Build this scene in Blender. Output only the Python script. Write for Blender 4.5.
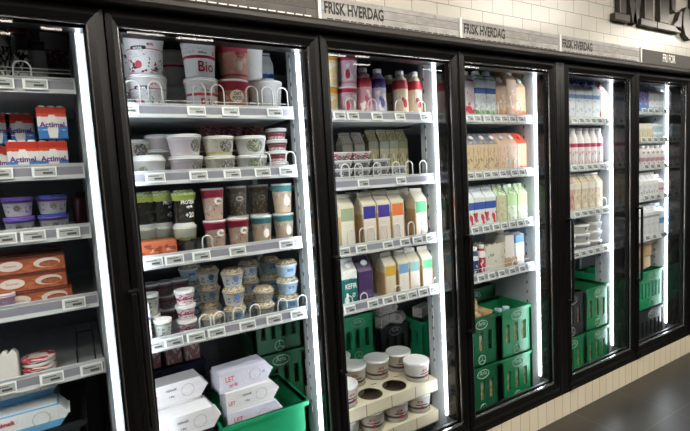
import bpy, math, random
from mathutils import Matrix, Vector
random.seed(4)
for o in list(bpy.data.objects): bpy.data.objects.remove(o)
SC = bpy.context.scene
COL = SC.collection
PI = math.pi
# ------------------------------------------------------------ camera
CAM_F = 458.875
CAM_P = Vector((0.0, -1.692, 1.581))
def cam_axes(yaw=0.5314, pitch=-0.0914, roll=-0.0571):
    f = Vector((math.sin(yaw)*math.cos(pitch), math.cos(yaw)*math.cos(pitch), math.sin(pitch)))
    r = Vector((math.cos(yaw), -math.sin(yaw), 0)); u = r.cross(f)
    c, s = math.cos(roll), math.sin(roll)
    return c*r+s*u, -s*r+c*u, f
RT, UP, FW = cam_axes()
cd = bpy.data.cameras.new('camera'); cam = bpy.data.objects.new('camera', cd); COL.objects.link(cam)
cd.sensor_width = 36; cd.lens = CAM_F/690*36; cd.clip_start = .05; cd.clip_end = 60
cam.matrix_world = Matrix(((RT.x, UP.x, -FW.x, CAM_P.x), (RT.y, UP.y, -FW.y, CAM_P.y), (RT.z, UP.z, -FW.z, CAM_P.z), (0, 0, 0, 1)))
SC.camera = cam
def at(px, py, Y):
    d = RT*((px-345)/CAM_F) - UP*((py-215.5)/CAM_F) + FW
    return CAM_P + d*((Y-CAM_P.y)/d.y)
def atx(px, py, Y): return at(px, py, Y).x
# ------------------------------------------------------------ world, exposure
w = bpy.data.worlds.new('world'); SC.world = w; w.use_nodes = True
w.node_tree.nodes['Background'].inputs[0].default_value = (.9, .95, 1, 1)
w.node_tree.nodes['Background'].inputs[1].default_value = .05
SC.view_settings.view_transform = 'Standard'; SC.view_settings.look = 'None'
SC.view_settings.gamma = 1; SC.view_settings.use_curve_mapping = False
SC.view_settings.exposure = 0.0
LED_STRENGTH = 34.0
FILL_STRENGTH = 36.0
LINE_STRENGTH = 25.0
# ------------------------------------------------------------ materials
def srgb(c):
    if isinstance(c, str):
        c = [int(c[i:i+2], 16)/255 for i in (0, 2, 4)]
    return tuple(((v/12.92) if v <= .04045 else ((v+.055)/1.055)**2.4) for v in c) + (1,)
MATS = {}
def mat(name, col, rough=.4, metal=0, spec=.5, noise=0.06, nscale=30, bump=0, emit=None, strength=0, coat=0):
    if name in MATS: return MATS[name]
    m = bpy.data.materials.new(name); m.use_nodes = True; nt = m.node_tree; b = nt.nodes['Principled BSDF']
    c = srgb(col)
    b.inputs['Roughness'].default_value = rough; b.inputs['Metallic'].default_value = metal
    b.inputs['Specular IOR Level'].default_value = spec; b.inputs['Coat Weight'].default_value = coat
    tc = nt.nodes.new('ShaderNodeTexCoord'); n = nt.nodes.new('ShaderNodeTexNoise'); n.inputs['Scale'].default_value = nscale
    nt.links.new(tc.outputs['Object'], n.inputs['Vector'])
    mx = nt.nodes.new('ShaderNodeMix'); mx.data_type = 'RGBA'
    mx.inputs[6].default_value = tuple(v*(1-noise) for v in c[:3])+(1,); mx.inputs[7].default_value = tuple(min(1, v*(1+noise)) for v in c[:3])+(1,)
    nt.links.new(n.outputs['Fac'], mx.inputs[0]); nt.links.new(mx.outputs[2], b.inputs['Base Color'])
    if bump:
        bp = nt.nodes.new('ShaderNodeBump'); bp.inputs['Strength'].default_value = bump; bp.inputs['Distance'].default_value = .002
        nt.links.new(n.outputs['Fac'], bp.inputs['Height']); nt.links.new(bp.outputs[0], b.inputs['Normal'])
    if emit:
        b.inputs['Emission Color'].default_value = srgb(emit); b.inputs['Emission Strength'].default_value = strength
    MATS[name] = m; return m
def pm(name, base, bands=(), blobs=(), rough=.38, spec=.5, trans=0, edge=None):
    """printed packaging: bands (z0, z1, colour) and blob prints (z0, z1, colour, scale, threshold, stretch) over the height of the pack"""
    if name in MATS: return MATS[name]
    m = bpy.data.materials.new(name); m.use_nodes = True; nt = m.node_tree; b = nt.nodes['Principled BSDF']
    b.inputs['Roughness'].default_value = rough; b.inputs['Specular IOR Level'].default_value = spec
    if trans: b.inputs['Transmission Weight'].default_value = trans
    tc = nt.nodes.new('ShaderNodeTexCoord'); sp = nt.nodes.new('ShaderNodeSeparateXYZ'); nt.links.new(tc.outputs['Generated'], sp.inputs[0])
    def mt(op, a, bb):
        n = nt.nodes.new('ShaderNodeMath'); n.operation = op
        for i, v in enumerate((a, bb)):
            if isinstance(v, (int, float)): n.inputs[i].default_value = v
            else: nt.links.new(v, n.inputs[i])
        return n.outputs[0]
    cur = None; c0 = srgb(base)
    def over(fac, col):
        nonlocal cur
        mx = nt.nodes.new('ShaderNodeMix'); mx.data_type = 'RGBA'
        nt.links.new(fac, mx.inputs[0])
        if cur is None: mx.inputs[6].default_value = c0
        else: nt.links.new(cur, mx.inputs[6])
        mx.inputs[7].default_value = srgb(col); cur = mx.outputs[2]
    z = sp.outputs[2]
    for bnd in bands:
        z0, z1, c = bnd[:3]; zz = z
        if len(bnd) > 3:
            wn = nt.nodes.new('ShaderNodeTexNoise'); wn.inputs['Scale'].default_value = bnd[4] if len(bnd) > 4 else 6
            nt.links.new(tc.outputs['Generated'], wn.inputs['Vector'])
            zz = mt('ADD', z, mt('MULTIPLY', mt('SUBTRACT', wn.outputs['Fac'], .5), bnd[3]))
        over(mt('MULTIPLY', mt('GREATER_THAN', zz, z0), mt('LESS_THAN', zz, z1)), c)
    for k, bl in enumerate(blobs):
        z0, z1, c, sc, th = bl[:5]; st = bl[5] if len(bl) > 5 else (1, 1, 1)
        mp = nt.nodes.new('ShaderNodeMapping'); mp.inputs['Scale'].default_value = st; mp.inputs['Location'].default_value = (k*3.1+len(name)*.37, k*1.7, 0)
        nt.links.new(tc.outputs['Generated'], mp.inputs[0])
        wn = nt.nodes.new('ShaderNodeTexNoise'); wn.inputs['Scale'].default_value = sc; wn.inputs['Detail'].default_value = 1
        nt.links.new(mp.outputs[0], wn.inputs['Vector'])
        f = mt('MULTIPLY', mt('GREATER_THAN', wn.outputs['Fac'], th), mt('MULTIPLY', mt('GREATER_THAN', z, z0), mt('LESS_THAN', z, z1)))
        over(f, c)
    if cur is None: b.inputs['Base Color'].default_value = c0
    else: nt.links.new(cur, b.inputs['Base Color'])
    MATS[name] = m; return m
def glass_mat(name, tint=(1, 1, 1), ior=1.35, rough=.0, refl=1.0):
    if name in MATS: return MATS[name]
    m = bpy.data.materials.new(name); m.use_nodes = True; nt = m.node_tree; nt.nodes.clear()
    out = nt.nodes.new('ShaderNodeOutputMaterial'); mx = nt.nodes.new('ShaderNodeMixShader')
    t = nt.nodes.new('ShaderNodeBsdfTransparent'); t.inputs[0].default_value = tint+(1,)
    g = nt.nodes.new('ShaderNodeBsdfGlossy'); g.inputs['Roughness'].default_value = rough
    f = nt.nodes.new('ShaderNodeLayerWeight'); f.inputs[0].default_value = .5
    pw = nt.nodes.new('ShaderNodeMath'); pw.operation = 'POWER'; pw.inputs[1].default_value = 5.0
    ml = nt.nodes.new('ShaderNodeMath'); ml.operation = 'MULTIPLY_ADD'; ml.inputs[1].default_value = .96; ml.inputs[2].default_value = ((ior-1)/(ior+1))**2
    nt.links.new(f.outputs['Facing'], pw.inputs[0]); nt.links.new(pw.outputs[0], ml.inputs[0]); nt.links.new(ml.outputs[0], mx.inputs[0])
    nt.links.new(t.outputs[0], mx.inputs[1]); nt.links.new(g.outputs[0], mx.inputs[2]); nt.links.new(mx.outputs[0], out.inputs[0])
    MATS[name] = m; return m
def emat(name, col, strength):
    m = bpy.data.materials.new(name); m.use_nodes = True; nt = m.node_tree; nt.nodes.clear()
    out = nt.nodes.new('ShaderNodeOutputMaterial'); e = nt.nodes.new('ShaderNodeEmission')
    e.inputs[0].default_value = srgb(col); e.inputs[1].default_value = strength
    nt.links.new(e.outputs[0], out.inputs[0]); MATS[name] = m; return m
def brick_mat(name, c1, c2, mortar, bw, rh, ms, offset=.5, rough=.35, axes='xz', loc=(0, 0, 0), bump=.3, squash=1, dirt=0, spec=.5):
    m = bpy.data.materials.new(name); m.use_nodes = True; nt = m.node_tree; b = nt.nodes['Principled BSDF']
    b.inputs['Roughness'].default_value = rough; b.inputs['Specular IOR Level'].default_value = spec
    tc = nt.nodes.new('ShaderNodeTexCoord'); sp = nt.nodes.new('ShaderNodeSeparateXYZ'); cb = nt.nodes.new('ShaderNodeCombineXYZ')
    nt.links.new(tc.outputs['Object'], sp.inputs[0])
    nt.links.new(sp.outputs['xyz'.index(axes[0])], cb.inputs[0]); nt.links.new(sp.outputs['xyz'.index(axes[1])], cb.inputs[1])
    mp = nt.nodes.new('ShaderNodeMapping'); mp.inputs['Location'].default_value = loc; nt.links.new(cb.outputs[0], mp.inputs[0])
    br = nt.nodes.new('ShaderNodeTexBrick'); nt.links.new(mp.outputs[0], br.inputs['Vector'])
    br.inputs['Scale'].default_value = 1; br.inputs['Brick Width'].default_value = bw; br.inputs['Row Height'].default_value = rh
    br.inputs['Mortar Size'].default_value = ms; br.inputs['Mortar Smooth'].default_value = .1; br.offset = offset; br.squash = squash
    br.inputs['Color1'].default_value = srgb(c1); br.inputs['Color2'].default_value = srgb(c2); br.inputs['Mortar'].default_value = srgb(mortar)
    col = br.outputs['Color']
    if dirt:
        n = nt.nodes.new('ShaderNodeTexNoise'); n.inputs['Scale'].default_value = dirt; n.inputs['Detail'].default_value = 6
        mp2 = nt.nodes.new('ShaderNodeMapping'); mp2.inputs['Scale'].default_value = (1, 1, 3); nt.links.new(tc.outputs['Object'], mp2.inputs[0]); nt.links.new(mp2.outputs[0], n.inputs['Vector'])
        r = nt.nodes.new('ShaderNodeMapRange'); r.inputs[1].default_value = .3; r.inputs[2].default_value = .7; r.inputs[3].default_value = .72; r.inputs[4].default_value = 1.15
        nt.links.new(n.outputs['Fac'], r.inputs[0])
        mx = nt.nodes.new('ShaderNodeMix'); mx.data_type = 'RGBA'; mx.blend_type = 'MULTIPLY'; mx.inputs[0].default_value = 1
        nt.links.new(col, mx.inputs[6]); nt.links.new(r.outputs[0], mx.inputs[7]); col = mx.outputs[2]
    nt.links.new(col, b.inputs['Base Color'])
    if bump:
        bp = nt.nodes.new('ShaderNodeBump'); bp.invert = True; bp.inputs['Strength'].default_value = bump; bp.inputs['Distance'].default_value = .003
        nt.links.new(br.outputs['Fac'], bp.inputs['Height']); nt.links.new(bp.outputs[0], b.inputs['Normal'])
    MATS[name] = m; return m
# ------------------------------------------------------------ mesh building
class MB:
    def __init__(s): s.v = []; s.f = []; s.mi = []; s.sm = []; s.mats = []
    def _m(s, m):
        if m not in s.mats: s.mats.append(m)
        return s.mats.index(m)
    def add(s, vs, fs, m, smooth=False, M=None):
        k = len(s.v)
        s.v += [tuple((M @ Vector(p)) if M else p) for p in vs]
        i = s._m(m)
        for f in fs: s.f.append(tuple(a+k for a in f)); s.mi.append(i); s.sm.append(smooth)
        return s
    def box(s, x0, x1, y0, y1, z0, z1, m, M=None):
        v = [(x0, y0, z0), (x1, y0, z0), (x1, y1, z0), (x0, y1, z0), (x0, y0, z1), (x1, y0, z1), (x1, y1, z1), (x0, y1, z1)]
        return s.add(v, [(0, 3, 2, 1), (4, 5, 6, 7), (0, 1, 5, 4), (1, 2, 6, 5), (2, 3, 7, 6), (3, 0, 4, 7)], m, False, M)
    def hull(s, v, m, M=None):   # eight corners: bottom ring then top ring
        return s.add(v, [(0, 3, 2, 1), (4, 5, 6, 7), (0, 1, 5, 4), (1, 2, 6, 5), (2, 3, 7, 6), (3, 0, 4, 7)], m, False, M)
    def lathe(s, prof, m, seg=24, c=(0, 0, 0), M=None, smooth=True, caps=True):
        vs = []; fs = []
        for r, z in prof:
            for k in range(seg):
                a = 2*PI*k/seg; vs.append((c[0]+r*math.cos(a), c[1]+r*math.sin(a), c[2]+z))
        for i in range(len(prof)-1):
            for k in range(seg):
                k2 = (k+1) % seg; fs.append((i*seg+k, i*seg+k2, (i+1)*seg+k2, (i+1)*seg+k))
        s.add(vs, fs, m, smooth, M)
        if caps:
            n = len(prof); base = len(s.v)-len(vs)
            for ring, rev in ((0, True), (n-1, False)):
                if prof[ring][0] > 1e-5:
                    f = [base+ring*seg+k for k in range(seg)]
                    if rev: f.reverse()
                    s.f.append(tuple(f)); s.mi.append(s._m(m)); s.sm.append(False)
        return s
    def prism(s, poly, y0, y1, m, M=None):   # polygon in x-z extruded along y
        n = len(poly); v = [(x, y0, z) for x, z in poly]+[(x, y1, z) for x, z in poly]
        f = [tuple(range(n)), tuple(range(2*n-1, n-1, -1))]+[(i, i+n, (i+1) % n+n, (i+1) % n) for i in range(n)]
        return s.add(v, f, m, False, M)
    def tube(s, pts, r, m, seg=6, closed=False):
        pts = [Vector(p) for p in pts]; n = len(pts); vs = []; fs = []
        for i, p in enumerate(pts):
            a = pts[max(0, i-1)]; b = pts[min(n-1, i+1)]; t = (b-a).normalized()
            q = Vector((0, 1, 0)) if abs(t.y) < .9 else Vector((1, 0, 0))
            u = t.cross(q).normalized(); v = t.cross(u)
            for k in range(seg):
                g = 2*PI*k/seg; vs.append(tuple(p+u*(r*math.cos(g))+v*(r*math.sin(g))))
        for i in range(n-1):
            for k in range(seg):
                k2 = (k+1) % seg; fs.append((i*seg+k, (i+1)*seg+k, (i+1)*seg+k2, i*seg+k2))
        fs.append(tuple(range(seg))); fs.append(tuple((n-1)*seg+k for k in range(seg-1, -1, -1)))
        return s.add(vs, fs, m, True)
    def patch(s, r0, r1, z0, z1, a0, a1, m, oval=True, n=14, off=.0008, H=None):
        """curved label on a cone whose radius goes r0 (z=0) to r1 (z=H); angle 0 faces -y"""
        H = H or z1; cz = (z0+z1)/2; ca = (a0+a1)/2; vs = []; fs = []
        def P(a, z):
            r = r0+(r1-r0)*z/H+off
            return (r*math.sin(a), -r*math.cos(a), z)
        rings = 4; vs.append(P(ca, cz)); N = 20
        for j in range(1, rings+1):
            for k in range(N):
                t = 2*PI*k/N
                if oval: dx, dz = math.cos(t), math.sin(t)
                else:
                    q = max(abs(math.cos(t)), abs(math.sin(t))); dx, dz = math.cos(t)/q, math.sin(t)/q
                vs.append(P(ca+dx*(a1-a0)/2*j/rings, cz+dz*(z1-z0)/2*j/rings))
        for k in range(N): fs.append((0, 1+k, 1+(k+1) % N))
        for j in range(rings-1):
            for k in range(N):
                a = 1+j*N+k; b = 1+j*N+(k+1) % N; fs.append((a, a+N, b+N, b))
        return s.add(vs, fs, m, True)
    def mesh(s, name):
        me = bpy.data.meshes.new(name); me.from_pydata(s.v, [], s.f)
        for m in s.mats: me.materials.append(m)
        me.polygons.foreach_set('material_index', s.mi); me.polygons.foreach_set('use_smooth', s.sm); me.update(); return me
    def build(s, name, parent=None, bevel=0, loc=None):
        o = bpy.data.objects.new(name, s.mesh(name)); COL.objects.link(o)
        if parent: o.parent = parent
        if loc: o.location = loc
        if bevel:
            b = o.modifiers.new('bevel', 'BEVEL'); b.width = bevel; b.segments = 2; b.limit_method = 'ANGLE'; b.angle_limit = .6
        return o
def empty(name, loc=(0, 0, 0), rz=0):
    o = bpy.data.objects.new(name, None); COL.objects.link(o); o.location = loc; o.rotation_euler = (0, 0, rz); o.empty_display_size = .02; return o
def struct(o): o['kind'] = 'structure'; return o
def tag(o, label, cat, group=None):
    o['label'] = label; o['category'] = cat
    if group: o['group'] = group
    return o
def text(name, s, m, parent, size, loc, sx=1.0, bend=None, ext=0.0, rx=PI/2, rz=0, bold=0.0, align='CENTER'):
    c = bpy.data.curves.new('t', 'FONT'); c.body = s; c.size = size; c.align_x = align; c.extrude = ext; c.resolution_u = 3; c.offset = bold
    t = bpy.data.objects.new('t', c); me = bpy.data.meshes.new_from_object(t)
    bpy.data.objects.remove(t); me.name = name
    M = Matrix.Translation(loc) @ Matrix.Rotation(rz, 4, 'Z') @ Matrix.Rotation(rx, 4, 'X') @ Matrix.Diagonal((sx, 1, 1, 1))
    me.transform(M)
    if bend:     # (r0, r1, H): wrap round a cone
        r0, r1, H = bend
        for v in me.vertices:
            x, z = v.co.x, v.co.z; r = r0+(r1-r0)*z/H+.0012; v.co.x = r*math.sin(x/r); v.co.y = -r*math.cos(x/r)
    me.materials.clear(); me.materials.append(m)
    o = bpy.data.objects.new(name, me); COL.objects.link(o); o.parent = parent; return o
# ------------------------------------------------------------ layout constants (metres)
G = [-0.64, 0.140, 0.925, 1.700, 2.505, 3.325, 4.101, 4.88]       # gaps between doors
Z_TOP, Z_GB, Z_KICK, Z_SIGN = 2.158, .241, .145, 2.202
SH = {0: [1.965, 1.671, 1.456, 1.203, .952], 1: [1.887, 1.632, 1.309, .983], 2: [1.878, 1.555, 1.235, .95], 3: [1.875, 1.553, 1.240, .953],
      4: [1.873, 1.556, 1.24, .962], 5: [1.955, 1.733, 1.526, 1.284, .966], 6: [1.9, 1.6, 1.3, .97]}     # top of each price rail
YSB = {2: .181, 3: .181, 4: .165, 5: .152, 6: .152}
for _b, _f in ((2, .9925), (3, .9925), (4, .984), (5, .976)): SH[_b] = [1.581+(z-1.581)*_f for z in SH[_b]]
YS = .195                                                            # front of the shelves
DEPTH = .88
DECK = .07
# ------------------------------------------------------------ base materials
BLACK = mat('black frame', '0c0b0a', .38, 0, .3, .05)
BLACKG = mat('black post', '141413', .10, 0, .9, .05)
TRIM = mat('black header trim', '2b2823', .5, 0, .45, .05)
BEAD = mat('bright metal bead', 'c9c9c9', .2, .9)
INNER = mat('light grey liner', 'a2a6a8', .45, 0, .5, .02)
DARKIN = mat('dark inner back', '2a2c2e', .5)
LINERB = mat('grey back wall', '4d5052', .5)
RAILM = mat('pale shelf rail', 'c4c8ca', .3, 0, .5, .02)
INSERT = mat('violet grey rail strip', '8f8e9a', .3, 0, .5, .10, 60)
SHELFM = mat('shelf sheet', 'a4a8aa', .35, .2)
WIRE = mat('chrome wire', 'dcdedc', .3, .35)
DWIRE = mat('dark wire', '2b2b2b', .35, .3)
TAGW = mat('white tag plastic', 'e9ebea', .4, 0, .5, .01)
TAGS = mat('grey tag display', 'a9adab', .25)
TAGK = mat('dark tag ink', '3b3d3e', .4)
WHITE = mat('white plastic', 'ecebe8', .35, 0, .5, .01)
GLASS = glass_mat('door glass', (.97, .985, .98), 1.32)
LID = mat('clear white lid', 'd9dbda', .18, 0, .6, .02)
def slot_mat():
    m = bpy.data.materials.new('slotted grey strip'); m.use_nodes = True; nt = m.node_tree; b = nt.nodes['Principled BSDF']
    tc = nt.nodes.new('ShaderNodeTexCoord'); sp = nt.nodes.new('ShaderNodeSeparateXYZ'); nt.links.new(tc.outputs['Object'], sp.inputs[0])
    md = nt.nodes.new('ShaderNodeMath'); md.operation = 'MODULO'; md.inputs[1].default_value = .062; nt.links.new(sp.outputs[2], md.inputs[0])
    lt = nt.nodes.new('ShaderNodeMath'); lt.operation = 'LESS_THAN'; lt.inputs[1].default_value = .018; nt.links.new(md.outputs[0], lt.inputs[0])
    mx = nt.nodes.new('ShaderNodeMix'); mx.data_type = 'RGBA'; mx.inputs[6].default_value = srgb('a2a6a8'); mx.inputs[7].default_value = srgb('2a2c2e')
    nt.links.new(lt.outputs[0], mx.inputs[0]); nt.links.new(mx.outputs[2], b.inputs['Base Color']); return m
SLOTM = slot_mat()
LEDM = emat('led light', 'eef4ff', LED_STRENGTH)
FILL_LIGHT = emat('added fill light', 'fff6ea', FILL_STRENGTH)
LINEL = emat('line lamp light', 'fff6ea', LINE_STRENGTH)
# ------------------------------------------------------------ setting
TILE = brick_mat('cream wall tile', 'bbb8ab', 'b6b3a6', '807d73', .1555, .0868, .0022, .5, .28, 'xz', (.041+.0, -.029, 0), .35)
KICK = brick_mat('cream kick tile', 'e9dfc6', 'e4d9bf', '8a8471', .0785, 5, .0016, 0, .3, 'xz', (.035, .2, 0), .3)
FLOOR = brick_mat('grey floor tile', '2a2722', '25221e', '474339', .485, .5, .0035, 0, .32, 'xy', (-2.575+.485*6, .36, 0), .2, dirt=2.2)
MB().box(-5, 10, -7, 1.2, -.1, 0, FLOOR).build('floor'); struct(bpy.data.objects['floor'])
struct(MB().box(-5, 10, .03, 1.2, 2.235, 3.0, TILE).build('wall_back'))
CEIL = mat('dark ceiling', '24221f', .8)
struct(MB().box(-5, 10, -7, 1.2, 3.0, 3.1, CEIL).build('ceiling'))
FARW = mat('warm dark store wall', '191715', .7)
struct(MB().box(-5, 10, -7.1, -7, 0, 3.0, FARW).build('wall_front'))
struct(MB().box(-5.1, -5, -7, 1.2, 0, 3.0, FARW).build('wall_left'))
struct(MB().box(10, 10.1, -7, 1.2, 0, 3.0, FARW).build('wall_right'))
struct(MB().box(-5, 10, .0, .03, 0, Z_KICK-.002, KICK).build('baseboard_back'))
# line lamps seen mirrored in the door glass, and unseen panels added for light
HOUS = mat('lamp housing', '8a8a88', .4)
def line_lamp(x0, x1, y, lab):
    e = empty('line_lamp', ((x0+x1)/2, y, 2.95)); h = (x1-x0)/2
    MB().box(-h, h, -.03, .03, 0, .05, HOUS).build('housing', e); MB().box(-h+.005, h-.005, -.02, .02, -.008, 0, LINEL).build('diffuser', e)
    tag(e, lab, 'ceiling lamp', 'line lamps on the store ceiling')
LX = [(-.62, -.28, -2.86), (-.1, .06, -2.96), (.55, .88, -2.84), (.98, 1.33, -2.86), (2.66, 2.9, -2.96), (3.0, 3.2, -2.92), (4.78, 5.05, -2.93), (-.75, -.33, -3.22), (3.2, 3.44, -3.26), (4.3, 4.66, -3.23)]
for i, (a, b, y) in enumerate(LX):
    line_lamp(a, b, y, 'white line lamp on the dark ceiling behind the viewer, reflected in door glass')
def fill_panel(x, y):  # unseen panels, added to brighten the room and the wall tiles
    e = empty('added_fill_panel', (x, y, 2.96))
    MB().box(-.62, .62, -.17, .17, 0, .04, HOUS).build('housing', e); MB().box(-.6, .6, -.15, .15, -.006, 0, FILL_LIGHT).build('diffuser', e)
    tag(e, 'added warm white fill-light panel on the dark ceiling, out of view', 'ceiling lamp', 'added fill-light panels on the store ceiling')
for x in (-1.2, 1.2, 3.6, 6.0):
    for y in (-1.1, -2.2): fill_panel(x, y)
# header: trim, signs, letters
def trim_profile(x0, x1, name):
    b = MB(); pr = [(-.035, Z_TOP+.006), (-.045, Z_TOP+.016), (-.045, Z_TOP+.030), (-.03, Z_SIGN), (.03, Z_SIGN), (.03, Z_TOP+.006)]
    n = len(pr); v = [(x0, y, z) for y, z in pr]+[(x1, y, z) for y, z in pr]
    b.add(v, [tuple(range(n))[::-1], tuple(range(n, 2*n))]+[(i, (i+1) % n, (i+1) % n+n, i+n) for i in range(n)], TRIM)
    return b.build(name)
struct(trim_profile(-1.5, 6, 'trim_1'))
struct(MB().box(-1.5, 6, .005, .6, Z_SIGN, 2.235, TRIM).build('trim_2'))
WOODL = brick_mat('grey plank print', 'b0ada9', '979590', '605e5b', .31, .036, .0012, .37, .6, 'xz', (0, -2.202, 0), 0, dirt=14)
WOODD = brick_mat('dark plank print', '5d5651', '4c4642', '2a2725', .36, .036, .0012, .37, .6, 'xz', (0, -2.202, 0), 0, dirt=14)
SIGNB = mat('black sign board', '37342f', .55)
INK = mat('black sign ink', '26241f', .6); WINK = mat('white sign ink', 'f2f0ea', .6)
ZS0, ZS1 = 2.203, 2.302
def sign(x0, x1, m, lab, word=None, ink=INK, dash=None, tx=0, tsize=.05, sxx=.62):
    e = empty('header_sign', (x0, -.004, ZS0))
    MB().box(.004, x1-x0-.004, 0, .012, 0, ZS1-ZS0, m).build('panel', e)
    if word: text('lettering', word, ink, e, tsize, (tx, -.0012, .0335), sxx, bold=.0022 if len(word) > 8 else .0008, align='LEFT')
    if dash:
        b = MB(); x = .03
        while x < x1-x0-.04: b.box(x, x+.030, -.001, 0, .010, .0145, dash); x += .038
        b.build('dash_line', e)
    tag(e, lab, 'sign'); return e
sign(G[0], .136, WOODD, 'dark brown plank-patterned header sign above the leftmost cooler door', dash=WINK)
sign(.144, .921, WOODD, 'dark brown plank-patterned header sign with white dashes above second door', dash=WINK)
sign(.93, 1.701, WOODL, 'grey plank-patterned header sign with black lettering above third door from left', 'FRISK HVERDAG', dash=INK, tx=.018, tsize=.066, sxx=.62)
sign(1.711, 2.485, WOODL, 'grey plank-patterned header sign with black lettering above fourth door from left', 'FRISK HVERDAG', dash=INK, tx=.018, tsize=.066, sxx=.62)
sign(2.495, 3.355, WOODL, 'grey plank-patterned header sign with black lettering above fifth door from left', 'FRISK HVERDAG', dash=INK, tx=.018, tsize=.066, sxx=.62)
sign(3.37, 5.6, SIGNB, 'black header sign with white lettering at the far right end', 'FRI FOR', ink=WINK, tx=.285, tsize=.078, sxx=.66)
for i, x in enumerate((.925, 1.706, 2.490, 3.362)):
    tag(MB().box(x-.006, x+.006, -.012, .004, ZS0, ZS1+.004, WHITE).build('sign_divider'),
        ['thin white upright strip between dark brown sign and first grey sign', 'thin white upright strip between first and second grey lettered signs',
         'thin white upright strip between second and third grey lettered signs', 'thin white upright strip between last grey sign and black sign'][i], 'divider strip', 'white strips between header signs')
LET = mat('dark bronze letter', '34302b', .30, .3, .5)
def letter(name, polys, lab, z=2.457, y0=-.006, y1=.029):
    e = empty(name, (0, 0, z)); b = MB()
    for p in polys: b.prism(p, y0, y1, LET)
    b.build('letter_body', e, bevel=.003)
    tag(e, lab, 'letter', 'big three-dimensional letters on the tiled wall')
def R(x0, x1, z0, z1): return [(x0, z0), (x1, z0), (x1, z1), (x0, z1)]
letter('wall_letter', [R(3.061, 3.236, 0, .045), R(3.115, 3.190, .045, .6), R(3.061, 3.19, .555, .6),
        [(3.19, .6), (3.115, .6), (3.265, 0), (3.325, 0)], [(3.265, 0), (3.325, 0), (3.50, .6), (3.43, .6)],
        R(3.371, 3.575, 0, .045), R(3.418, 3.525, .045, .6), R(3.43, 3.575, .555, .6)], 'big dark slab-serif letter M cut off by the picture top')
letter('wall_letter', [R(3.585, 3.915, 0, .045), R(3.618, 3.742, .045, .6), [(3.80, .045), (3.915, 0), (3.935, .155), (3.90, .155), (3.86, .085)], R(3.585, 3.92, .555, .6), R(3.742, 3.78, .27, .33),
        [(3.768, .30), (3.785, .15), (3.835, .13), (3.835, .46), (3.785, .45)]], 'big dark slab-serif letter E right of the letter M')
jo = [(3.945, .05), (3.98, -.02), (4.05, -.05), (4.15, -.03), (4.21, .04), (4.21, .6), (4.09, .6), (4.09, .1), (4.065, .075), (4.045, .10), (4.04, .17), (3.985, .18), (3.948, .13)]
letter('wall_letter', [jo, R(4.03, 4.27, .555, .6)], 'big dark letter with curved hook at the top right picture edge', z=2.47)
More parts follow.
